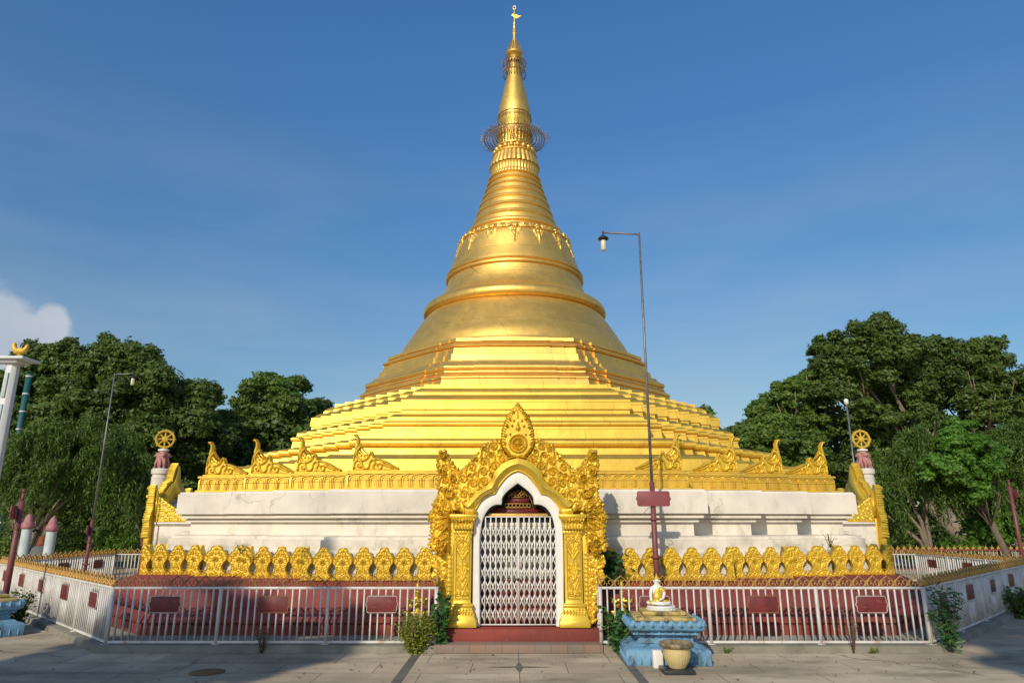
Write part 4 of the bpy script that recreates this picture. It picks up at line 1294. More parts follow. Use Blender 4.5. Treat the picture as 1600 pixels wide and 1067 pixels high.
# ================================================================== LAMPS AND SIGN POSTS
def scrollwork(g, x, z, s, y=0):
    t = MB()
    t.ribbon([(x+s*(.02+.07*q-.0)*1.0, z-.02-.05*q*q) for q in np.linspace(0, 1, 6)]+[(x+s*(.09+.035*math.sin(a)), z-.07-.035+.035*math.cos(a)) for a in np.linspace(0, 4.6, 10)], .006, .008)
    t.ribbon([(x+s*(.05+.05*math.sin(a)), z-.15-.03*math.cos(a)) for a in np.linspace(0, 4.4, 10)], .005, .008)
    g.add(t.v[0]+np.array([0, y, 0]), t.f)
    n = len(t.v[0]); 
def lamp_post(loc, rz, ztop, zsign, label, arm=.66, turn=0):
    t = thing('lamp_post', label, 'lamp post', loc, rz, 'tall lamp posts with hanging bulbs')
    zs = zsign
    g = MB(); g.tube([(0, 0, 0), (0, 0, zs+.25)], .045, 12, .040); g.build('lower_pole', M['pole_red'], t, smooth=True)
    for z in (zs-.30, zs-.85):
        g = MB(); g.lathe([(.062, z-.02), (.062, z+.02)], 12); g.box(-.10, .10, -.012, .012, z-.01, z+.01); g.build('clamp', M['pole_red'], t)
    g = MB(); g.tube([(0, 0, zs+.2), (0, 0, ztop), ], .024, 8, .018)
    g.build('upper_pole', M['pole_grey'], t, smooth=True)
    g = MB(); g.tube([(0, 0, ztop+.03), (0, 0, ztop-.02), (-.04 if arm > 0 else .04, 0, ztop), (-arm, -.06, ztop-.0)], .016, 8); g.build('arm', M['pole_grey'], t)
    g = MB(); g.lathe([(.012, ztop+.03), (.012, ztop-.06), (.045, ztop-.065), (.085, ztop-.10), (.092, ztop-.12), (.05, ztop-.14), (.03, ztop-.15)], 16, (-arm, -.06))
    c = g.build('lamp_cap', M['lampcap'], t, smooth=True)
    g = MB(); g.lathe([(.040, ztop-.13), (.046, ztop-.15), (.046, ztop-.30), (.036, ztop-.325), (.01, ztop-.33)], 14, (-arm, -.06)); g.build('bulb', M['bulb'], t, smooth=True)
    g = MB(); g.prism([(x*1.22, z*1.05+zs) for x, z in plate_outline], -.060, -.047)
    b = g.build('sign_board', M['plate'], t, bevel=.003)
    b.data.materials[0] = M['plate_lt']; b.rotation_euler = (0, 0, turn)
    g = MB(); scrollwork(g, 0.02, zs-.10, 1, -.05); scrollwork(g, -.02, zs-.10, -1, -.05); g.build('scrollwork', M['pole_red'], t).rotation_euler = (0, 0, turn)
    return t
def plate_lt():
    m = NT('weathered_red_sign')
    c = m.mix(m.ramp(m.noise(6, 6, .6), .35, .7), (.27, .065, .07, 1), (.20, .055, .06, 1))
    k = m.math('MULTIPLY', m.ramp(m.noise(38, 3, .6, (.55, 1, 1.3)), .55, .62), m.ramp(m.noise(5, 2, .5), .42, .55))
    c = m.mix(m.math('MULTIPLY', k, .6), c, (.10, .03, .035, 1))
    return m.fin(c, .6, 0, m.bump(m.noise(30, 4), .2, .002))
M['plate_lt'] = plate_lt()
lp = at(1025, 880, 10.72)
lamp_post((lp.x, 10.72, .085), 0, at(995, 366, 10.72).z-.085, at(1022, 779, 10.72).z-.085, 'tall grey lamp post with red sign board behind the seated statue', .62)
lp = at(139, 850, 18.4)
lamp_post((lp.x, 18.4, .085), R(-8), at(183, 585, 18.4).z-.085, 1.42, 'lamp post at the left with its red sign turned edge on, before the trees', -.62, R(-62))
c = ALL[-1]
def sign_post(loc, rz, h, label, board=True):
    t = thing('sign_post', label, 'sign post', loc, rz, 'red painted sign posts')
    g = MB(); g.tube([(0, 0, 0), (0, 0, h-.22)], .055, 12, .045); g.tube([(0, 0, h-.24), (0, 0, h-.08)], .026, 8); g.sphere((0, 0, h-.05), .035, 8, 6)
    g.build('pole', M['pole_red'], t, smooth=True)
    if board:
        g = MB(); g.prism([(x*1.22, z*1.05+h-.42) for x, z in plate_outline], -.075, -.06); b = g.build('sign_board', M['plate_lt'], t, bevel=.003)
        g = MB(); scrollwork(g, 0.03, h-.52, 1, -.065); scrollwork(g, -.03, h-.52, -1, -.065); g.build('scrollwork', M['pole_red'], t)
    return t
p = at(19, 870, 12.3); sign_post((p.x, 12.3, 0), R(-72), at(37, 762, 12.3).z, 'red sign post with carved edge-on board at the far left by the fence')
p = at(1590, 830, 20.0); sign_post((p.x, 20.0, 0), R(80), 2.9, 'dark red sign post at the far right edge beside the shrubs')
# slender service pole on the right
p = at(1330, 690, 23.2)
t = thing('slender_pole', 'thin grey pole with a small white cap beside the right lion pillar', 'pole', (p.x, 23.2, 0))
zt = at(1323, 632, 23.2).z
g = MB(); g.tube([(0, 0, 0), (0, 0, zt)], .028, 8); g.build('pole', M['pole_grey'], t, smooth=True)
g = MB(); g.lathe([(.03, zt), (.07, zt+.02), (.075, zt+.16), (.04, zt+.2)], 10); g.build('cap', M['plaster_white'], t, smooth=True)

# ================================================================== FIGURES
def skin_body(name, verts, edges, radii, mat, parent, root=0, sub=2, loc=None, rot=None):
    me = bpy.data.meshes.new(name)
    me.from_pydata([tuple(v) for v in verts], edges, [])
    o = bpy.data.objects.new(name, me); COL.objects.link(o)
    m = o.modifiers.new('skin', 'SKIN'); m.use_smooth_shade = True; m.branch_smoothing = .6
    for i, r in enumerate(radii):
        r = r if isinstance(r, tuple) else (r, r)
        me.skin_vertices[0].data[i].radius = r
        me.skin_vertices[0].data[i].use_root = (i == root)
    m2 = o.modifiers.new('sub', 'SUBSURF'); m2.levels = sub; m2.render_levels = sub
    me.materials.append(mat)
    dg = bpy.context.evaluated_depsgraph_get()
    nm = bpy.data.meshes.new_from_object(o.evaluated_get(dg))
    bpy.data.objects.remove(o)
    nm.name = name
    nm.polygons.foreach_set('use_smooth', [True]*len(nm.polygons))
    o = bpy.data.objects.new(name, nm); COL.objects.link(o); ALL.append(o)
    if parent: o.parent = parent
    if loc is not None: o.location = loc
    return o
def seated_statue(label, loc, rz, s=1.0, body=None, robe=None):
    body = body or M['plaster_white']; robe = robe or M['carved']
    t = thing('seated_statue', label, 'statue', loc, rz)
    # skeleton of a cross-legged figure 0.40 tall facing -Y
    V = [(0, .02, .045), (0, .025, .12), (0, .02, .19), (0, .02, .245), (0, .015, .275), (0, .008, .315), (0, .012, .345),      # pelvis..head
         (-.058, .02, .225), (-.078, .0, .15), (-.080, -.05, .085), (-.080, -.085, .040),                # right arm reaching down over the knee
         (.058, .02, .225), (.078, .005, .155), (.055, -.05, .095), (.01, -.085, .075),                  # left arm to the lap
         (-.05, .0, .045), (-.125, -.055, .040), (-.04, -.105, .035), (.05, -.10, .045),
         (.05, .0, .045), (.125, -.055, .040), (.04, -.115, .030), (-.05, -.115, .030)]
    E = [(0, 1), (1, 2), (2, 3), (3, 4), (4, 5), (5, 6), (3, 7), (7, 8), (8, 9), (9, 10), (3, 11), (11, 12), (12, 13), (13, 14), (0, 15), (15, 16), (16, 17), (17, 18), (0, 19), (19, 20), (20, 21), (21, 22)]
    rad = [(.066, .045), (.056, .038), (.070, .042), (.046, .030), .018, (.034, .036), (.028, .030), .024, .018, .015, .011, .024, .020, .016, .013, .036, .028, .022, .014, .036, .028, .022, .014]
    sc = lambda L: [tuple(c*s for c in v) for v in L]
    skin_body('body', sc(V), E, [tuple(c*s for c in r) if isinstance(r, tuple) else r*s for r in rad], body, t)
    # robe over left shoulder, waist and legs
    Vr = [(0, .02, .045), (0, .025, .12), (.008, .02, .19), (.02, .02, .235), (.060, .02, .222), (.078, .008, .15), (-.05, .0, .045), (-.118, -.052, .040), (-.05, -.098, .036), (.05, .0, .045), (.118, -.052, .040), (.05, -.10, .034), (0, -.07, .035)]
    Er = [(0, 1), (1, 2), (2, 3), (3, 4), (4, 5), (0, 6), (6, 7), (7, 8), (0, 9), (9, 10), (10, 11), (0, 12)]
    rr = [(.070, .052), (.060, .042), (.062, .045), (.034, .032), .028, .024, .041, .033, .025, .041, .033, .026, .030]
    skin_body('robe', sc(Vr), Er, [tuple(c*s for c in r) if isinstance(r, tuple) else r*s for r in rr], robe, t)
    g = MB()
    g.sphere((0, .012*s, .352*s), .031*s, 12, 8, (1, 1, .75)); g.sphere((0, .012*s, .378*s), .016*s, 10, 7)
    g.lathe([(.010*s, .388*s), (.006*s, .40*s), (.001, .415*s)], 8, (0, .012*s))
    g.build('hair', robe, t, smooth=True)
    g = MB()
    for q in (-1, 1):
        g.sphere((q*.034*s, .010*s, .312*s), .010*s, 8, 6, (.5, .8, 1.9))      # long ears
        g.sphere((q*.013*s, -.026*s, .322*s), .0055*s, 8, 5, (1.4, .5, .5))
    g.sphere((0, -.030*s, .314*s), .006*s, 8, 6, (.7, 1, 1.4))                  # nose
    g.sphere((0, -.027*s, .301*s), .0065*s, 8, 5, (1.4, .5, .45))
    g.build('face', body, t, smooth=True)
    return t

# ---- blue pedestals with a seated statue
def pedestal(label, loc, rz):
    t = thing('pedestal', label, 'pedestal', loc, rz, 'blue painted statue pedestals')
    def sq(rows, mat, name, r=.0):
        g = MB(); g.rings([[(-w, -d, z), (w, -d, z), (w, d, z), (-w, d, z)] for w, d, z in rows])
        return g.build(name, mat, t, bevel=.006)
    lower = sq([(.52, .42, 0), (.52, .42, .19), (.50, .40, .215), (.44, .34, .235), (.40, .30, .27)], M['blue'], 'lower_tier')
    sq([(.36, .26, .268), (.34, .25, .30), (.34, .25, .37), (.37, .28, .385), (.39, .30, .42)], M['blue'], 'waist')
    upper = sq([(.40, .31, .42), (.46, .37, .455), (.47, .38, .47), (.47, .38, .55), (.44, .35, .56)], M['blue'], 'upper_tier')
    # upright petals cut into both tiers
    def petals(w, d, z, h, n, nd, pw, up, par, out=.012):
        pr = [('l', 0, 0 if up else h, h, PI/2 if up else -PI/2, pw*.5, .024, 0), ('l', 0, 0 if up else h, h*.7, PI/2 if up else -PI/2, pw*.24, .040, 0)]
        first = relief('petal', pr, .008, M['blue'], par, .02)
        i = 0
        for (cnt, rzz, ax) in ((n, 0, 0), (n, PI, 0), (nd, PI/2, 1), (nd, -PI/2, 1)):
            for k in range(cnt):
                o = first if i == 0 else first.copy()
                if i: COL.objects.link(o); ALL.append(o)
                i += 1
                L = w if ax == 0 else d
                c = -L+2*L*(k+.5)/cnt
                if ax == 0: o.location = (c, -(d+.002) if rzz == 0 else d+.002, z)
                else: o.location = ((w+.002) if rzz > 0 else -(w+.002), c, z)
                o.rotation_euler = (0, 0, rzz)
    petals(.50, .40, .012, .17, 9, 7, .11, True, lower)
    petals(.47, .38, .50, .10, 8, 6, .11, True, upper)
    g = MB()
    for k in range(9):
        x = -.36+.72*k/8; g.sphere((x, -.315, .405), .026, 8, 6)
        if k < 7: y = -.27+.54*k/6; g.sphere((-.40, y, .405), .026, 8, 6); g.sphere((.40, y, .405), .026, 8, 6)
    g.box(-.39, .39, -.325, -.30, .392, .418); g.box(-.41, -.385, -.31, .31, .393, .417); g.box(.385, .41, -.31, .31, .393, .417)
    g.build('boss_moulding', M['blue'], t, angle=40)
    sq([(.36, .29, .555), (.38, .31, .575), (.38, .31, .615), (.35, .28, .63)], M['yellow'], 'yellow_slab')
    sq([(.24, .20, .628), (.27, .22, .65), (.27, .22, .685), (.24, .19, .695)], M['yellow'], 'yellow_slab')
    g = MB(); g.lathe([(.185, .69), (.19, .70), (.19, .715), (.17, .72)], 40, (0, 0), lambda a, r, z: .006*math.cos(a*20))
    g.sphere((0, 0, .725), .001, 4, 3)
    g.lathe([(.175, .718), (.185, .73), (.178, .748), (.165, .752)], 40)
    g.build('lotus_seat', M['plaster_white'], t, angle=40)
    return t
p = at(1047, 1012, 9.45)
pedestal('weathered blue pedestal with petal carving in front of the right fence', (1.86, 9.50, 0), R(-3)).scale = (1, 1, .87)
seated_statue('small white and gold seated Buddha on the blue pedestal by the fence', (1.82, 9.50, .654), R(-3), .95).scale = (1.22, 1.12, 1)
p = at(-28, 950, 11.6)
pedestal('pale blue pedestal cut off by the left edge of the picture', (-8.36, 11.45, 0), R(-40)).scale = (1, 1, .87)
seated_statue('small gold seated figure on the pedestal at the left edge', (-8.36, 11.45, .654), R(-40), .97, M['plaster_white'])
# planter on its black slab
t = thing('planter', 'cream fluted planter with a mouldy rim in front of the blue pedestal', 'planter', (1.86, 8.74, .045))
g = MB(); g.lathe([(.09, 0), (.10, .01), (.105, .03), (.13, .07), (.155, .14), (.163, .20), (.165, .235)], 96, (0, 0), lambda a, r, z: .006*abs(math.sin(a*12))*(1 if .02 < z < .2 else 0), True, False); g.build('bowl', M['pot'], t, smooth=True)
g = MB(); g.lathe([(.165, .232), (.195, .236), (.205, .25), (.205, .275), (.19, .285), (.165, .28), (.15, .24), (.01, .235)], 48, cap0=False); g.build('rim', M['potrim'], t, smooth=True)
g = MB(); g.box(-.19, .17, -.17, .17, 0, .045)
o = g.build('black_slab', M['black'], bevel=.004, loc=(1.86, 8.74, 0)); tag(o, 'low black stone slab under the cream planter', 'slab')
g = MB(); g.box(-.06, .06, -.05, .05, 0, .20)
o = g.build('white_block', M['plaster_white'], bevel=.006, loc=(1.68, 9.0, 0)); tag(o, 'small white block between the planter and the blue pedestal', 'block')
# seated figure inside the shrine
seated_statue('golden seated Buddha in the dark behind the lattice gate', (-.05, GY+1.35, .60), 0, 1.9, M['shaded_gold'], M['shaded_gold'])
g = MB(); g.box(-.42, .42, -.24, .24, 0, .33); g.box(-.46, .46, -.28, .28, .0, .06); g.box(-.46, .46, -.27, .27, .28, .32)
o = g.build('altar', M['bronze'], bevel=.006, loc=(-.05, GY+1.33, .27)); tag(o, 'dark altar block inside the gateway under the golden statue', 'altar')  # dark colour on the altar replaces the shade of the interior
# guardian figures flanking the gateway behind the fence
def guardian(loc, rz, label, mirror_=1):
    t = thing('guardian_figure', label, 'statue', loc, rz)
    s = mirror_
    V = [(0, 0, .24), (0, .0, .33), (0, 0, .41), (0, 0, .45), (0, -.005, .50), (0, 0, .54), (-.075*s, 0, .40), (-.11*s, -.02, .31), (-.05*s, -.075, .33), (0, -.09, .37), (.075*s, 0, .40), (.11*s, -.02, .31), (.05*s, -.075, .33), (.005, -.09, .365),
         (-.045, 0, .20), (-.06, -.08, .13), (-.055, .0, .02), (.045, 0, .20), (.06, -.02, .11), (.055, 0, .02), (-.055, -.05, .01), (.055, -.05, .01)]
    E = [(0, 1), (1, 2), (2, 3), (3, 4), (4, 5), (2, 6), (6, 7), (7, 8), (8, 9), (2, 10), (10, 11), (11, 12), (12, 13), (0, 14), (14, 15), (15, 16), (16, 20), (0, 17), (17, 18), (18, 19), (19, 21)]
    rad = [.05, .040, .052, .02, .038, .034, .026, .022, .018, .014, .026, .022, .018, .014, .045, .036, .024, .045, .038, .024, .018, .018]
    skin_body('body', V, E, rad, M['carved'], t)
    g = MB(); g.lathe([(.045, .545), (.048, .56), (.03, .59), (.034, .60), (.018, .63), (.003, .68)], 12); g.build('crown', M['carved'], t, smooth=True)
    pr = [('s', -.10, .36, .05, .03, 1, 0, 1.2), ('l', -.08, .30, .16, 2.0, .04, .03, .2), ('l', -.06, .18, .16, 2.6, .04, .03, .2), ('s', -.09, .14, .045, .03, -1, 0, 1.2), ('poly', [(-.09, .02), (.09, .02), (.07, .24), (-.07, .24)], .02, .02)]
    relief('sash', pr+mirror(pr), .008, M['carved'], t, .03, .05)
    g = MB(); g.box(-.11, .11, -.10, .10, -.12, 0.0); g.build('foot_block', M['carved'], t, bevel=.01)
    return t
p = at(652, 945, 10.55); guardian((p.x, 10.55, .21), R(15), 'golden guardian figure behind the fence at the left of the gateway')
p = at(972, 945, 10.55); guardian((p.x, 10.55, .21), R(-15), 'golden guardian figure behind the fence at the right of the gateway', -1)

# ================================================================== LION PILLARS
def lion_pillar(loc, rz, label, zw):
    t = thing('lion_pillar', label, 'pillar', loc, rz, 'lion pillars with yellow wheels')
    zl = zw-1.02                                   # top of the white drum
    g = MB(); g.lathe([(.36, 0), (.36, .12), (.30, .16), (.29, zl-1.0)], 28); g.build('red_shaft', M['red'], t, angle=40)
    g = MB(); g.lathe([(.29, zl-1.0), (.27, zl-.9), (.27, zl-.35), (.28, zl-.3), (.255, zl-.28), (.255, zl-.2), (.30, zl-.18), (.31, zl-.04), (.27, zl)], 28); g.build('white_drum', M['white'], t, angle=40)
    g = MB()
    for k in range(4):                            # four lions back to back on one block
        a = PI/2*k
        c, s_ = math.cos(a), math.sin(a)
        def q(r, u, z): return (c*r-s_*u, s_*r+c*u, zl+z*.80)
        g.tube([q(.02, 0, .0), q(.06, 0, .2), q(.09, 0, .42), q(.10, 0, .55)], [.12, .12, .12, .10], 10)
        g.sphere(q(.15, 0, .58), .09, 12, 8)
        g.sphere(q(.09, 0, .55), .12, 12, 8, (1, 1, 1.1))
        g.sphere(q(.235, 0, .54), .042, 8, 6)
        for u in (-1, 1):
            g.tube([q(.15, .06*u, .42), q(.20, .065*u, .22), q(.19, .065*u, .03)], [.055, .042, .036], 8)
            g.sphere(q(.225, .065*u, .03), .04, 8, 6)
            g.sphere(q(.12, .085*u, .66), .028, 6, 5)
    g.build('lions', M['pink'], t, smooth=True)
    g = MB(); g.lathe([(.10, zl+.52), (.12, zl+.58), (.18, zl+.61), (.18, zl+.66), (.12, zl+.68)], 20); g.build('capital', M['plaster_white'], t, angle=40)
    g = MB()
    zc = zw; Rw = .285
    g.ribbon([(Rw*math.cos(a), zc+Rw*math.sin(a)) for a in np.linspace(0, 2*PI, 37)], .07, .08)
    g.ribbon([(Rw*1.0*math.cos(a), zc+Rw*math.sin(a)) for a in np.linspace(0, 2*PI, 37)], .025, .11)
    for k in range(8):
        a = PI/8*2*k+PI/8*0
        g.tube([(.06*math.cos(a), 0, zc+.06*math.sin(a)), (.15*math.cos(a), 0, zc+.15*math.sin(a)), (.27*math.cos(a), 0, zc+.27*math.sin(a))], [.018, .032, .018], 6)
        g.sphere((.335*math.cos(a), 0, zc+.335*math.sin(a)), .024, 6, 5)
    t2 = MB(); t2.lathe([(.01, -.07), (.10, -.05), (.10, .05), (.01, .07)], 14); t2.xform(Matrix.Translation((0, 0, zc)) @ Matrix.Rotation(PI/2, 4, 'X'))
    g.add(t2.v[0], t2.f)
    g.lathe([(.06, zl+.66), (.05, zc-Rw)], 10)
    g.build('wheel', M['wheel'], t, angle=50)
    return t
p = at(1345, 686, 24); lion_pillar((p.x, 24, 0), 0, 'white pillar with pink lions and bright yellow wheel at the right', p.z)
p = at(258, 686, 24); lion_pillar((p.x, 24, 0), R(28), 'lion pillar with dull yellow wheel and wilted garlands at the left', p.z)
# ---- pale bollard-like pillars with pink caps, bronze statue between them
def pale_pillar(u, v, Y, label):
    p = at(u, v, Y)
    t = thing('pale_pillar', label, 'pillar', (p.x, Y, 0), 0, 'pale pillars with pink lotus caps')
    z = p.z
    g = MB(); g.lathe([(.165, 0), (.165, .1), (.135, .14), (.13, z-.40)], 20); g.build('shaft', M['pale'], t, angle=40)
    g = MB(); g.lathe([(.145, z-.42), (.165, z-.36), (.16, z-.28), (.12, z-.22), (.11, z-.16), (.07, z-.06), (.01, z)], 20, (0, 0), lambda a, r, zz: .008*math.cos(a*8)); g.build('lotus_cap', M['pinkcap'], t, smooth=True)
    return t
pale_pillar(47, 802, 20.0, 'pale pillar with pink lotus cap, left of the bronze figure')
pale_pillar(85, 806, 20.0, 'pale pillar with pink lotus cap, right of the bronze figure')
p = at(66, 850, 20.3)
t = thing('bronze_figure', 'dark bronze figure with an orange sash on a round grey pedestal between the pale pillars', 'statue', (p.x, 20.3, 0))
g = MB(); g.lathe([(.36, 0), (.36, .5), (.33, .55), (.30, .9), (.26, 1.0), (.16, 1.06)], 20); g.build('pedestal', simple('grey_stone', (.11, .12, .12), .8), t, angle=40)
skin_body('body', [(0, 0, 1.1), (0, 0, 1.25), (0, 0, 1.42), (0, 0, 1.52), (0, 0, 1.62), (-.14, 0, 1.42), (-.26, -.03, 1.50), (-.30, -.05, 1.42), (.14, 0, 1.42), (.26, -.03, 1.5), (.30, -.05, 1.42)],
          [(0, 1), (1, 2), (2, 3), (3, 4), (2, 5), (5, 6), (6, 7), (2, 8), (8, 9), (9, 10)], [.12, .10, .10, .04, .065, .045, .035, .03, .045, .035, .03], M['bronze'], t)
g = MB(); g.lathe([(.15, 1.05), (.13, 1.12), (.10, 1.24), (.09, 1.30)], 14, (0, -.02)); g.build('sash', M['orange'], t, smooth=True)
g = MB(); g.lathe([(.05, 1.67), (.03, 1.74), (.004, 1.84)], 10); g.build('crown', M['bronze'], t, smooth=True)

# ---- great white column with a golden bird, far left
Yc_ = 20.0
p = at(22, 566, Yc_)
t = thing('gate_column', 'tall white column with a flat cap at the far left edge', 'column', (p.x, Yc_, 0))
zc = p.z
g = MB(); g.rings([[(.18*math.cos(PI/8+k*PI/4)*(1.25-.25*z/zc), .18*math.sin(PI/8+k*PI/4)*(1.25-.25*z/zc), z) for k in range(8)] for z in (0, zc*.4, zc)]); g.build('shaft', M['colwhite'], t, bevel=.02)
g = MB()
for k in range(6): g.box(-.05, .05, -.212, -.16, zc-.35-.95*k-.75, zc-.35-.95*k)
g.build('shaft_panels', M['pale'], t, bevel=.01)
g = MB(); g.box(-1.5, .52, -.4, .4, zc+.03, zc+.11); g.box(-.28, .28, -.28, .28, zc-.06, zc+.03); g.build('cap_slab', M['colwhite'], t, bevel=.01)
b = thing('golden_bird', 'small golden bird standing on the white column cap', 'bird statue', (p.x+.12, Yc_, zc+.11))
skin_body('body', [(0, 0, .20), (.12, 0, .24), (.18, 0, .34), (.19, 0, .42), (-.12, 0, .24), (-.20, 0, .34), (-.22, 0, .44), (-.18, 0, .50), (.24, 0, .41)], [(0, 1), (1, 2), (2, 3), (3, 8), (0, 4), (4, 5), (5, 6), (6, 7)], [.12, .10, .06, .06, .09, .08, .08, .04, .02], M['wheel'], b)
g = MB(); g.lathe([(.16, 0), (.15, .04), (.07, .08), (.05, .14)], 14); g.build('foot', M['wheel'], b, smooth=True)
# second slender teal and white column behind it
p = at(36, 640, 28.5)
t = thing('banded_post', 'slender post banded in teal and white behind the white column', 'post', (p.x, 28.5, 0))
zt = at(40, 584, 28.5).z
g = MB(); g.tube([(0, 0, 0), (0, 0, zt)], .12, 10); g.build('post', M['teal'], t, smooth=True)
for k in range(9):
    g = MB(); g.lathe([(.128, zt-.15-.75*k), (.128, zt-.09-.75*k)], 10); g.build('white_band', M['colwhite'], t)

# ================================================================== PLANTS AND TREES
def leaves_mesh(name, P, N, size, mat, parent, asp=.55, rs=None, droop=None):
    n = len(P)
    rs = rs or np.random.RandomState(1)
    N = N/np.maximum(np.linalg.norm(N, axis=1, keepdims=True), 1e-6)
    a = rs.randn(n, 3)
    if droop is not None: a = droop
    T = a-(a*N).sum(1, keepdims=True)*N
    T /= np.maximum(np.linalg.norm(T, axis=1, keepdims=True), 1e-6)
    B = np.cross(N, T)
    s = (size*(rs.rand(n)*.7+.65))[:, None]
    tip = P+T*s*.5; tail = P-T*s*.5
    V = np.empty((n, 4, 3))
    V[:, 0] = tail; V[:, 1] = P+B*s*asp*.5-N*s*.06; V[:, 2] = tip; V[:, 3] = P-B*s*asp*.5-N*s*.06
    Q = np.arange(n*4).reshape(n, 4)
    return fast_mesh(name, V.reshape(-1, 3), Q, mat, parent)
def blob_points(rs, cl, n, shell=.55, flat=.8):
    cl = np.array(cl, float)
    w = cl[:, 3]**2; w /= w.sum()
    k = rs.choice(len(cl), n, p=w)
    d = rs.randn(n, 3); d /= np.linalg.norm(d, axis=1, keepdims=True)
    # lumpy radius so that each clump breaks up
    lump = 1+.22*np.sin(d[:, 0]*7+k)*np.cos(d[:, 1]*6+k*1.7)+.18*np.sin(d[:, 2]*9+k*2.3)
    r = cl[k, 3]*(shell+(1-shell)*rs.rand(n)**.6)*lump
    P = cl[k, :3]+d*r[:, None]*np.array([1, 1, flat])
    N = d*.85+rs.randn(n, 3)*.42+np.array([0, -.1, .35])
    return P, N
def tree(name, label, base, clumps, n, size, mat, bark, trunk_r=.35, limbs=True, group=None, seed=1, fork=.3, cat='tree', shell=.55, sub=9, droopy=False):
    rs = np.random.RandomState(seed)
    base = Vector(base)
    t = thing(name, label, cat, base, 0, group)
    cl = [(c[0]-base.x, c[1]-base.y, c[2]-base.z, c[3]) for c in clumps]
    fine = []
    for c in cl:                            # every clump throws off smaller ones for a ragged outline
        fine.append(c[:3]+(c[3]*.66,))
        for _ in range(sub):
            d = rs.randn(3); d /= np.linalg.norm(d); d[2] = abs(d[2])*.9-.15
            q = c[3]*rs.uniform(.20, .40); e = rs.uniform(.7, 1.08)
            fine.append((c[0]+d[0]*c[3]*e, c[1]+d[1]*c[3]*e, c[2]+d[2]*c[3]*e*.95, q))
    P, N = blob_points(rs, fine, n, shell)
    leaves_mesh('crown', P, N, size, mat, t, rs=rs)
    g = MB()
    cx = np.array(cl)
    top = Vector((cx[:, 0].mean()*.4, cx[:, 1].mean()*.4, cx[:, 2].min()*.55+.3))
    g.tube([(0, 0, -.05), (0, 0, top.z*.4), tuple(top)], [trunk_r*1.25, trunk_r, trunk_r*.85], 10)
    if limbs:
        for c in cl:
            e = Vector(c[:3])
            m1 = top.lerp(e, .3)+Vector((rs.uniform(-.5, .5), rs.uniform(-.5, .5), .14*(e-top).length))
            m2 = top.lerp(e, .7)+Vector((rs.uniform(-.7, .7), rs.uniform(-.5, .5), .04*(e-top).length))
            g.tube([tuple(top-Vector((0, 0, .2))), tuple(m1), tuple(m2), tuple(e)], [trunk_r*.30, trunk_r*.19, trunk_r*.11, trunk_r*.05], 7)
            for _ in range(2):
                d = Vector(rs.randn(3)); d.normalize(); d.z = abs(d.z)
                g.tube([tuple(m2), tuple(m2.lerp(e, .4)+d*c[3]*.4), tuple(e+d*c[3]*.75)], [trunk_r*.16, trunk_r*.09, .015], 5)
    g.build('trunk', bark, t, smooth=True)
    return t
def crown(rs, cx, cy, z0, z1, rx, ry, n, r0, r1):
    out = []
    for i in range(n):
        while True:
            d = rs.uniform(-1, 1, 3)
            if .25 < (d**2).sum() < 1: break
        out.append((cx+d[0]*rx, cy+d[1]*ry, (z0+z1)/2+d[2]*(z1-z0)/2, rs.uniform(r0, r1)))
    return out
def px_clumps(L, dy=0):                     # crown clumps (column, row, distance, radius)
    out = []
    for (u, v, Y, r) in L:
        p = at(u, v, Y); out.append((p.x, p.y+dy, p.z, r))
    return out
tg = 'broad trees behind the stupa'
tree('broadleaf_tree', 'broad dark tree at the left edge, its crown behind the white column', (-24.5, 35, 0), px_clumps([(80, 575, 35, 1.7), (120, 590, 34, 1.8), (40, 600, 34, 1.6), (95, 650, 33, 2.2), (30, 680, 34, 2.2), (150, 660, 34, 2.0), (-20, 640, 34, 2.2), (130, 720, 33, 1.8), (60, 560, 36, 1.2), (100, 553, 35, 1.0)]), 80000, .20, M['leafA'], M['bark'], .45, group=tg, seed=1)
tree('broadleaf_tree', 'tall spreading tree on the left with its top over the lion pillar', (-17, 35, 0), px_clumps([(190, 580, 34, 1.9), (170, 557, 35, 1.3), (225, 590, 34, 1.8), (255, 620, 33, 2.0), (300, 640, 34, 1.8), (210, 650, 33, 2.3), (270, 680, 33, 2.2), (315, 690, 34, 1.7), (180, 700, 34, 2.0), (240, 740, 33, 2.2), (300, 750, 34, 2.0), (335, 668, 36, 1.2), (320, 618, 36, .9)]), 105000, .20, M['leafA'], M['bark'], .5, group=tg, seed=2)
tree('broadleaf_tree', 'rounded tree between the left lion pillar and the stupa terraces', (-14.5, 41, 0), px_clumps([(415, 630, 40, 2.0), (440, 612, 41, 1.4), (385, 660, 40, 1.8), (450, 660, 40, 2.0), (400, 700, 40, 2.2), (455, 710, 40, 2.0), (365, 700, 41, 1.5), (425, 600, 42, .8), (375, 740, 40, 2.0), (440, 750, 40, 2.0)]), 70000, .21, M['leafB'], M['bark'], .45, group=tg, seed=3)
tree('broadleaf_tree', 'small dark tree just left of the terraces, lowest of the left trees', (-12.5, 46, 0), px_clumps([(490, 650, 45, 1.6), (510, 665, 45, 1.3), (480, 690, 45, 2.0), (520, 700, 45, 1.8), (470, 640, 46, .8), (560, 720, 45, 2)]), 30000, .21, M['leafA'], M['bark'], .4, group=tg, seed=4)
tree('broadleaf_tree', 'small bright tree peeping over the right end of the terraces', (15.5, 46, 0), px_clumps([(1100, 665, 45, 1.3), (1118, 680, 45, 1.2), (1090, 690, 45, 1.6), (1130, 700, 46, 1.2), (1150, 720, 45, 1.4)]), 30000, .21, M['leafB'], M['bark'], .35, group=tg, seed=5)
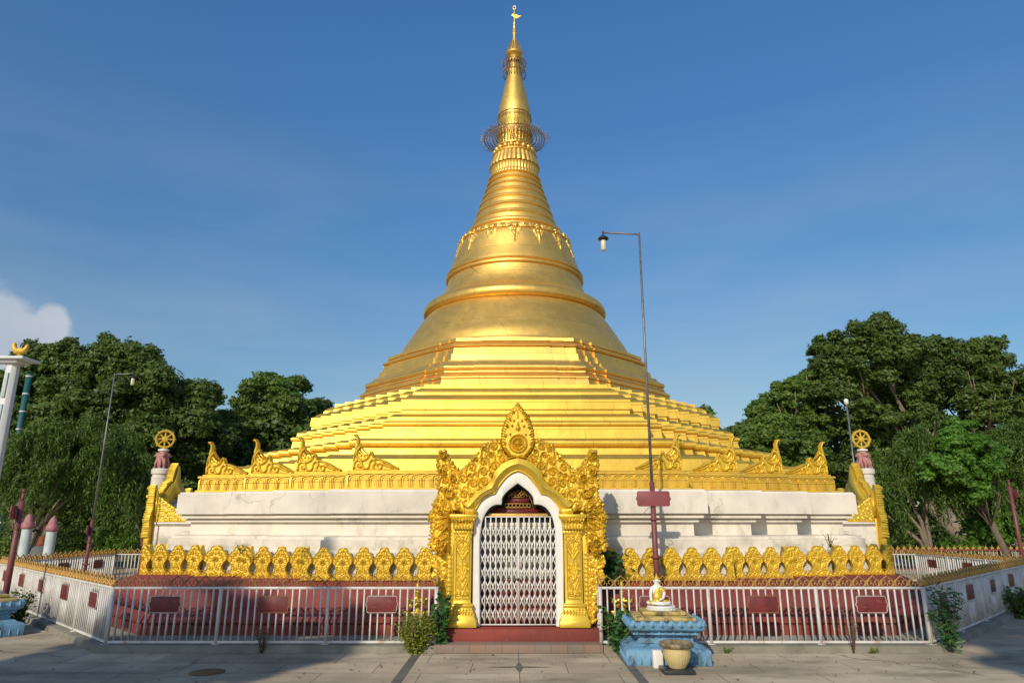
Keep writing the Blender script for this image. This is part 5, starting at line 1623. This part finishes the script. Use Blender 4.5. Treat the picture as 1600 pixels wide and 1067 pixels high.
tree('broadleaf_tree', 'lighter green tree with a loose outline left of the tall right trees', (18.5, 37, 0), px_clumps([(1205, 660, 36, 1.5), (1190, 650, 37, 1.0), (1230, 620, 36, 1.2), (1180, 690, 36, 1.3), (1220, 700, 36, 1.8), (1240, 660, 37, 1.6), (1200, 730, 36, 1.5), (1260, 720, 36, 1.8), (1255, 600, 37, .9)]), 60000, .20, M['leafB'], M['barklite'], .35, group=tg, seed=6)
tree('broadleaf_tree', 'tallest tree on the right with pale limbs showing through the crown', (24, 38, 0), px_clumps([(1330, 540, 36, 1.5), (1370, 525, 37, 1.4), (1300, 570, 36, 1.5), (1390, 560, 36, 1.7), (1400, 700, 38, 2.0), (1340, 730, 38, 2.0), (1385, 655, 35.5, .9), (1350, 640, 35.5, .7), (1440, 650, 35.5, .9), (1430, 670, 38, 1.8), (1340, 600, 37, 1.8), (1280, 620, 37, 1.6), (1420, 550, 37, 1.5), (1400, 620, 38, 1.8), (1300, 660, 38, 1.8), (1360, 680, 38, 1.9), (1430, 600, 37, 1.5), (1380, 508, 38, .8), (1270, 590, 38, .9), (1290, 545, 37, .9)]), 105000, .20, M['leafA'], M['barklite'], .5, group=tg, seed=7, shell=.5)
tree('broadleaf_tree', 'wide tree at the far right with bare limbs under a dark crown', (31, 40, 0), px_clumps([(1470, 555, 38, 1.6), (1510, 560, 38, 1.5), (1545, 560, 38, 1.5), (1490, 600, 38, 1.8), (1560, 600, 38, 1.8), (1450, 630, 39, 1.6), (1530, 640, 38, 1.9), (1590, 640, 38, 2.0), (1480, 690, 39, 2.0), (1520, 730, 39, 2.2), (1450, 740, 39, 2.0), (1600, 740, 39, 2.2), (1570, 700, 39, 2.0), (1540, 545, 39, .9), (1620, 600, 38, 1.8), (1640, 680, 38, 2.2)]), 105000, .20, M['leafA'], M['barklite'], .5, group=tg, seed=8, shell=.5)
tree('broadleaf_tree', 'bright yellow green young tree in front of the dark right trees', (17.2, 25.0, 0), px_clumps([(1485, 690, 24.6, .75), (1512, 700, 24.4, .8), (1495, 735, 24.2, .9), (1530, 735, 24.4, .8), (1465, 725, 24.6, .6), (1500, 668, 24.8, .5), (1548, 715, 24.6, .6), (1520, 770, 24.6, .7)]), 26000, .15, M['leafC'], M['bark'], .12, group=tg, seed=9)
# a dense mass of far foliage closes the view under the crowns
rs = np.random.RandomState(21)
def thicket(name, label, cl, n, size, mat, seed, flat=.9):
    rs = np.random.RandomState(seed)
    P, N = blob_points(rs, cl, n, .6, flat)
    o = leaves_mesh(name, P, N, size, mat, None, rs=rs)
    tag(o, label, 'thicket', kind='stuff')
    return o
thicket('thicket', 'dark mass of undergrowth behind the left boundary fence', [(x, 39+rs.uniform(-1, 1), z, rs.uniform(1.8, 2.4)) for x in np.arange(-46, -6, 1.7) for z in (1.2, 3.6, 6.0)], 60000, .36, M['leafA'], 31)
thicket('thicket', 'dark mass of undergrowth behind the right boundary fence', [(x, 43+rs.uniform(-1, 1), z, rs.uniform(1.8, 2.4)) for x in np.arange(9, 54, 1.7) for z in (1.2, 3.6, 5.6)], 60000, .36, M['leafA'], 32)
# weeping shrubs: long hanging strands
def weeping(label, base, cl, n, mat, seed, L=1.6, group='weeping shrubs in front of the trees', size=.16):
    rs = np.random.RandomState(seed)
    cl = [c[:3]+(c[3]*.86,) for c in cl]; n = int(n*.8)
    base = Vector(base)
    t = thing('weeping_tree', label, 'tree', base, 0, group)
    P = []; D = []; g = MB()
    c0 = np.array(cl)
    for i in range(n):
        k = rs.randint(len(cl)); c = cl[k]
        if i % 14 == 0:
            k0 = rs.randint(len(cl)); d0 = rs.randn(3); d0 /= np.linalg.norm(d0); d0[2] = abs(d0[2])*1.1; f0 = rs.uniform(.55, 1.12); l0 = rs.uniform(.55, 1.5)
        c = cl[k0]; d = d0+rs.randn(3)*.10
        s = np.array(c[:3])-np.array(base)+d*c[3]*f0
        out = np.array([d[0], d[1], 0])*.5
        ll = L*l0*rs.uniform(.7, 1.2); m = int(ll/.075)
        sway = rs.uniform(-.15, .15, 2)
        for q in range(m):
            u = q/m
            pt = s+out*ll*(u-.35*u*u)+np.array([sway[0]*u, sway[1]*u, .18*ll*math.sin(u*PI*.6)-ll*u*u*.9])
            P.append(pt+rs.randn(3)*.035); D.append([out[0]*(1-u)+rs.randn()*.35, out[1]*(1-u)+rs.randn()*.35, -1.0*u-.15])
    P = np.array(P); D = np.array(D); N = rs.randn(len(P), 3)*.8+np.array([0, -.5, .3])
    leaves_mesh('foliage', P, N, size, mat, t, asp=.24, rs=rs, droop=D)
    for c in cl:
        e = Vector(c[:3])-base
        g.tube([(0, 0, 0), (e.x*.25, e.y*.25, e.z*.5), tuple(e)], [.10, .07, .02], 6)
    g.build('trunk', M['barklite'], t, smooth=True)
    return t
weeping('weeping shrub under the left trees behind the pale pillars', (-17.5, 25.5, 0), px_clumps([(60, 720, 25, 1.3), (120, 710, 25, 1.4), (30, 760, 25, 1.2), (100, 770, 25, 1.3), (160, 730, 26, 1.2), (-20, 740, 25, 1.4)]), 2100, M['leafD'], 41)
weeping('weeping shrub with grey-green strands beside the left lion pillar', (-13.8, 27, 0), px_clumps([(195, 730, 26, 1.1), (170, 765, 26, 1.1), (215, 780, 26, .9), (185, 700, 27, .7), (235, 820, 26, .7)]), 1300, M['leafD'], 42)
weeping('weeping shrub beside the right lion pillar', (15.5, 26.5, 0), px_clumps([(1385, 760, 26, .9), (1400, 740, 26, .9), (1380, 800, 25.5, .8), (1430, 720, 26.5, .9), (1360, 790, 26.5, .7)]), 1100, M['leafD'], 43, 1.3)
weeping('large weeping tree with bare pale twigs in the right middle', (18.8, 27, 0), px_clumps([(1450, 700, 26.5, 1.0), (1480, 740, 26, 1.2), (1440, 760, 26, 1.0), (1510, 770, 26, 1.1), (1545, 750, 26.5, 1.1)]), 1350, M['leafD'], 44, 1.7)
weeping('weeping tree hanging over the right edge of the picture', (22.4, 27, 0), px_clumps([(1580, 700, 26.5, 1.1), (1600, 740, 26.5, 1.3), (1570, 790, 26, 1.0), (1630, 700, 27, 1.4)]), 1300, M['leafD'], 45, 1.6)
# rounded hedge shrubs
def shrub(label, u, v, Y, r, n, size, mat, seed, flat=.8, name='clipped_shrub', group='clipped shrubs by the boundary fence', sc=None):
    rs = np.random.RandomState(seed)
    p = at(u, v, Y)
    t = thing(name, label, 'shrub', (p.x, Y, 0), 0, group)
    cl = [(0, 0, p.z, r)]+[(rs.uniform(-.8, .8)*r, rs.uniform(-.5, .5)*r, p.z+rs.uniform(-.5, .3)*r, r*.55) for _ in range(5)]
    P, N = blob_points(rs, cl, n, .6, flat)
    P = P[P[:, 2] > .03]; N = N[:len(P)]
    leaves_mesh('foliage', P, N, size, mat, t, rs=rs)
    g = MB()
    for k in range(5): g.tube([(0, 0, 0), (rs.uniform(-.3, .3)*r, rs.uniform(-.3, .3)*r, p.z+.2*r)], .03, 5)
    g.build('stems', M['bark'], t)
    return t
shrub('clipped round shrub with a brownish top behind the right fence', 1422, 856, 27, .62, 3600, .10, M['leafB'], 51)
shrub('bright clipped shrub in the middle of the right boundary fence', 1503, 858, 26.3, .60, 3600, .10, M['leafC'], 52)
shrub('low dark shrub between the two clipped ones at the right', 1460, 862, 27.5, .6, 3000, .11, M['leafB'], 53)
shrub('leafy shrub with large bright leaves at the right edge', 1555, 822, 26.5, 1.0, 2600, .22, M['leafC'], 54)
shrub('low clipped green hedge shrub left of the lamp post', 110, 848, 27, .8, 3600, .11, M['leafB'], 55)
shrub('bright low hedge shrub between the left lamp post and lion pillar', 180, 846, 27, .75, 3600, .11, M['leafC'], 56)
shrub('dark low shrub in front of the left trees near the parapet', 30, 850, 27, .9, 3600, .12, M['leafB'], 57)
# small plants near the fence
def bushy(name, label, loc, h, r, n, size, mat, seed, asp=.5, stems=10, up=.8, cat='plant', berries=None):
    rs = np.random.RandomState(seed)
    t = thing(name, label, cat, loc)
    P = []; D = []
    g = MB()
    for k in range(stems):
        a = rs.uniform(0, 2*PI); rr = r*rs.uniform(.3, 1); hh = h*rs.uniform(.6, 1)
        e = Vector((math.cos(a)*rr, math.sin(a)*rr*.8, hh))
        m = Vector((e.x*.5, e.y*.5, hh*.55))
        g.tube([(math.cos(a)*.05*r, math.sin(a)*.05*r, 0), tuple(m), tuple(e)], [.006, .005, .002], 4)
        for q in range(n//stems):
            u = rs.uniform(.12, 1)
            pt = (Vector((0, 0, 0)).lerp(m, u*2) if u < .5 else m.lerp(e, u*2-1))
            P.append(np.array(pt)+rs.randn(3)*r*.16); D.append([math.cos(a)+rs.randn()*.5, math.sin(a)+rs.randn()*.5, rs.uniform(-.4, 1)*up])
    P = np.array(P); P[:, 2] = np.maximum(P[:, 2], .01)
    leaves_mesh('foliage', P, rs.randn(len(P), 3)*.6+np.array([0, -.3, .7]), size, mat, t, asp=asp, rs=rs, droop=np.array(D))
    g.build('stems', M['dry'], t)
    return t
bushy('bush', 'rounded yellow green bush in front of the fence left of the gateway', (at(648, 1015, 9.95).x, 9.93, 0), .50, .30, 2600, .045, M['leafE'], 61, .45, 60)
bushy('climbing_plant', 'large-leaved green creeper on the fence corner left of the gateway', (at(690, 1000, 10.1).x, 10.02, 0), .78, .17, 230, .10, M['leafF'], 62, .7, 9)
bushy('leafy_plant', 'leafy green plant between the right fence corner and the blue pedestal', (at(965, 1010, 10.0).x, 9.92, 0), .62, .22, 420, .085, M['leafF'], 63, .7, 14)
bushy('leafy_plant', 'dark leafy plant growing beside the lotus parapet right of the gateway', (at(955, 900, 10.8).x, 10.85, .75), .55, .24, 420, .09, M['leafF'], 64, .7, 12)
bushy('tall_weed', 'tall green weed with narrow leaves at the right corner of the fence', (5.86, 9.98, 0), .86, .26, 520, .12, M['leafF'], 65, .22, 16)
bushy('dry_plant', 'small dry dark plant against the left front fence', (at(412, 1012, 10).x, 9.93, 0), .34, .12, 170, .035, M['leafA'], 66, .4, 12)
bushy('dry_plant', 'thin bare stemmed weed climbing the right front fence', (at(1328, 1000, 10).x, 9.93, 0), .75, .14, 60, .03, M['leafA'], 67, .4, 9)
bushy('leafy_shrub', 'dark shrub with pale flowers beside the left blue pedestal', (-8.28, 12.15, 0), .62, .24, 700, .06, M['leafB'], 68, .5, 24)
bushy('leafy_plant', 'dark leafy plant at the right edge below the fence', (at(1590, 965, 13.4).x, 13.3, 0), .55, .3, 700, .07, M['leafA'], 69, .6, 24)
bushy('small_weed', 'tiny green weed in the kerb joint right of the pedestal', (at(1135, 1012, 9.95).x, 9.93, 0), .07, .06, 60, .03, M['leafC'], 70, .6, 6)
bushy('small_weed', 'tiny weed in the kerb joint below the right fence end', (at(1360, 1008, 9.95).x, 9.93, 0), .07, .08, 60, .03, M['leafE'], 71, .6, 6)
bushy('wall_weed', 'wispy weed rooted on the lotus parapet at the left', (at(380, 850, 11.4).x, 11.35, 1.22), .16, .12, 60, .03, M['leafB'], 72, .5, 7)
bushy('wall_weed', 'wispy weed rooted on the white base at the right', (at(1295, 850, 12.3).x, 12.25, 1.28), .3, .14, 50, .03, M['leafB'], 73, .5, 7)
# temple building glimpsed through the left trees
t = thing('temple_hall', 'yellow temple hall with teal roof edges glimpsed through the left trees', 'building', (-24, 40.5, 0))
g = MB(); g.box(-9, 7, 0, 8, 0, 5.2); g.build('wall', M['ywall'], t)
g = MB(); g.rings([[(-10, -1, 5.2), (8, -1, 5.2), (8, 9, 5.2), (-10, 9, 5.2)], [(-8, 1.5, 6.4), (6, 1.5, 6.4), (6, 6.5, 6.4), (-8, 6.5, 6.4)]]); g.build('roof', M['teal'], t)
g = MB(); g.box(-7, 5, 2, 6, 6.4, 7.4); g.build('upper_wall', M['ywall'], t)
g = MB(); g.rings([[(-8, 1, 7.4), (6, 1, 7.4), (6, 7, 7.4), (-8, 7, 7.4)], [(-5, 4, 8.6), (3, 4, 8.6), (3, 4.1, 8.6), (-5, 4.1, 8.6)]]); g.build('upper_roof', M['teal'], t)
for k in range(5):
    g = MB(); g.box(-8+3.2*k, -6.7+3.2*k, -.04, .04, 1.6, 3.6); f = g.build('window', M['colwhite'], t)
    g = MB(); g.box(-7.88+3.2*k, -6.82+3.2*k, -.06, -.045, 1.72, 3.48); g.build('pane', M['darkbox'], f)

# trees behind the viewer that throw the shade on the plaza
def toward(tx, ty, tz, s): return (tx+sunv.x*s, ty+sunv.y*s, tz+sunv.z*s)
def shade_tree(label, parts, extra, s_, n, seed, base):
    rs = np.random.RandomState(seed)
    cl = []
    for (tx, ty, tz, rx, ry, rz, k) in parts:
        c = toward(tx, ty, tz, s_)
        cl += crown(rs, c[0], c[1], c[2]-rz, c[2]+rz, rx, ry, k, .55, .95)
    for (tx, ty, tz, r) in extra:
        c = toward(tx, ty, tz, s_); cl.append((c[0], c[1], c[2], r))
    return tree('plaza_tree', label, base, cl, n, .24, M['leafA'], M['bark'], .22, group='trees behind the viewer', seed=seed, shell=.3, sub=2)
shade_tree('plaza tree behind the viewer shading the left front fence', [(-4.3, 10.1, -.55, 1.9, .8, 1.0, 34), (-7.4, 10.1, -1.75, 1.5, .8, .55, 14), (-5.1, 10.1, -1.7, 2.1, .8, .6, 15)], [(-2.6, 10.1, .45, .6), (-2.5, 10.1, -.1, .6), (-5.6, 10.1, .1, .7), (-5.0, 10.1, .35, .5), (-3.8, 10.1, .5, .5), (-5.0, 10.1, 1.35, .28), (-3.6, 10.1, 2.1, .22)], 19, 52000, 81, (-10.5, -6.0, 0))
shade_tree('plaza tree behind the viewer shading the right end of the fence', [(9.0, 11.6, .0, 2.5, 1.2, 1.1, 34), (9.2, 8.4, -.7, 3.0, 1.4, .8, 22), (11.6, 14.0, .3, 1.8, 1.0, .9, 14), (7.2, 10.1, -.6, 1.2, .8, .7, 12)], [(6.75, 11.6, .75, .5), (6.2, 12.0, 1.75, .38), (6.5, 12.0, 1.3, .3)]+[(6.1+.55*q, 10.5+.55*q, .42, .62) for q in range(11)], 23, 70000, 82, (2.6, -9.5, 0))

# fallen leaves and crumbs scattered over the paving
rs = np.random.RandomState(90)
n = 420
P = np.stack([rs.uniform(-7.5, 7.5, n), 10.0-np.abs(rs.randn(n))*1.1, np.full(n, .012)], 1)
P = P[(P[:, 1] > 6.5)]
o = leaves_mesh('fallen_leaves', P, rs.randn(len(P), 3)*.25+np.array([0, 0, 1]), .035, leaf_mat('dry_leaf', (.10, .06, .03), (.22, .15, .07), .1), None, rs=rs)
tag(o, None, None, kind='stuff')
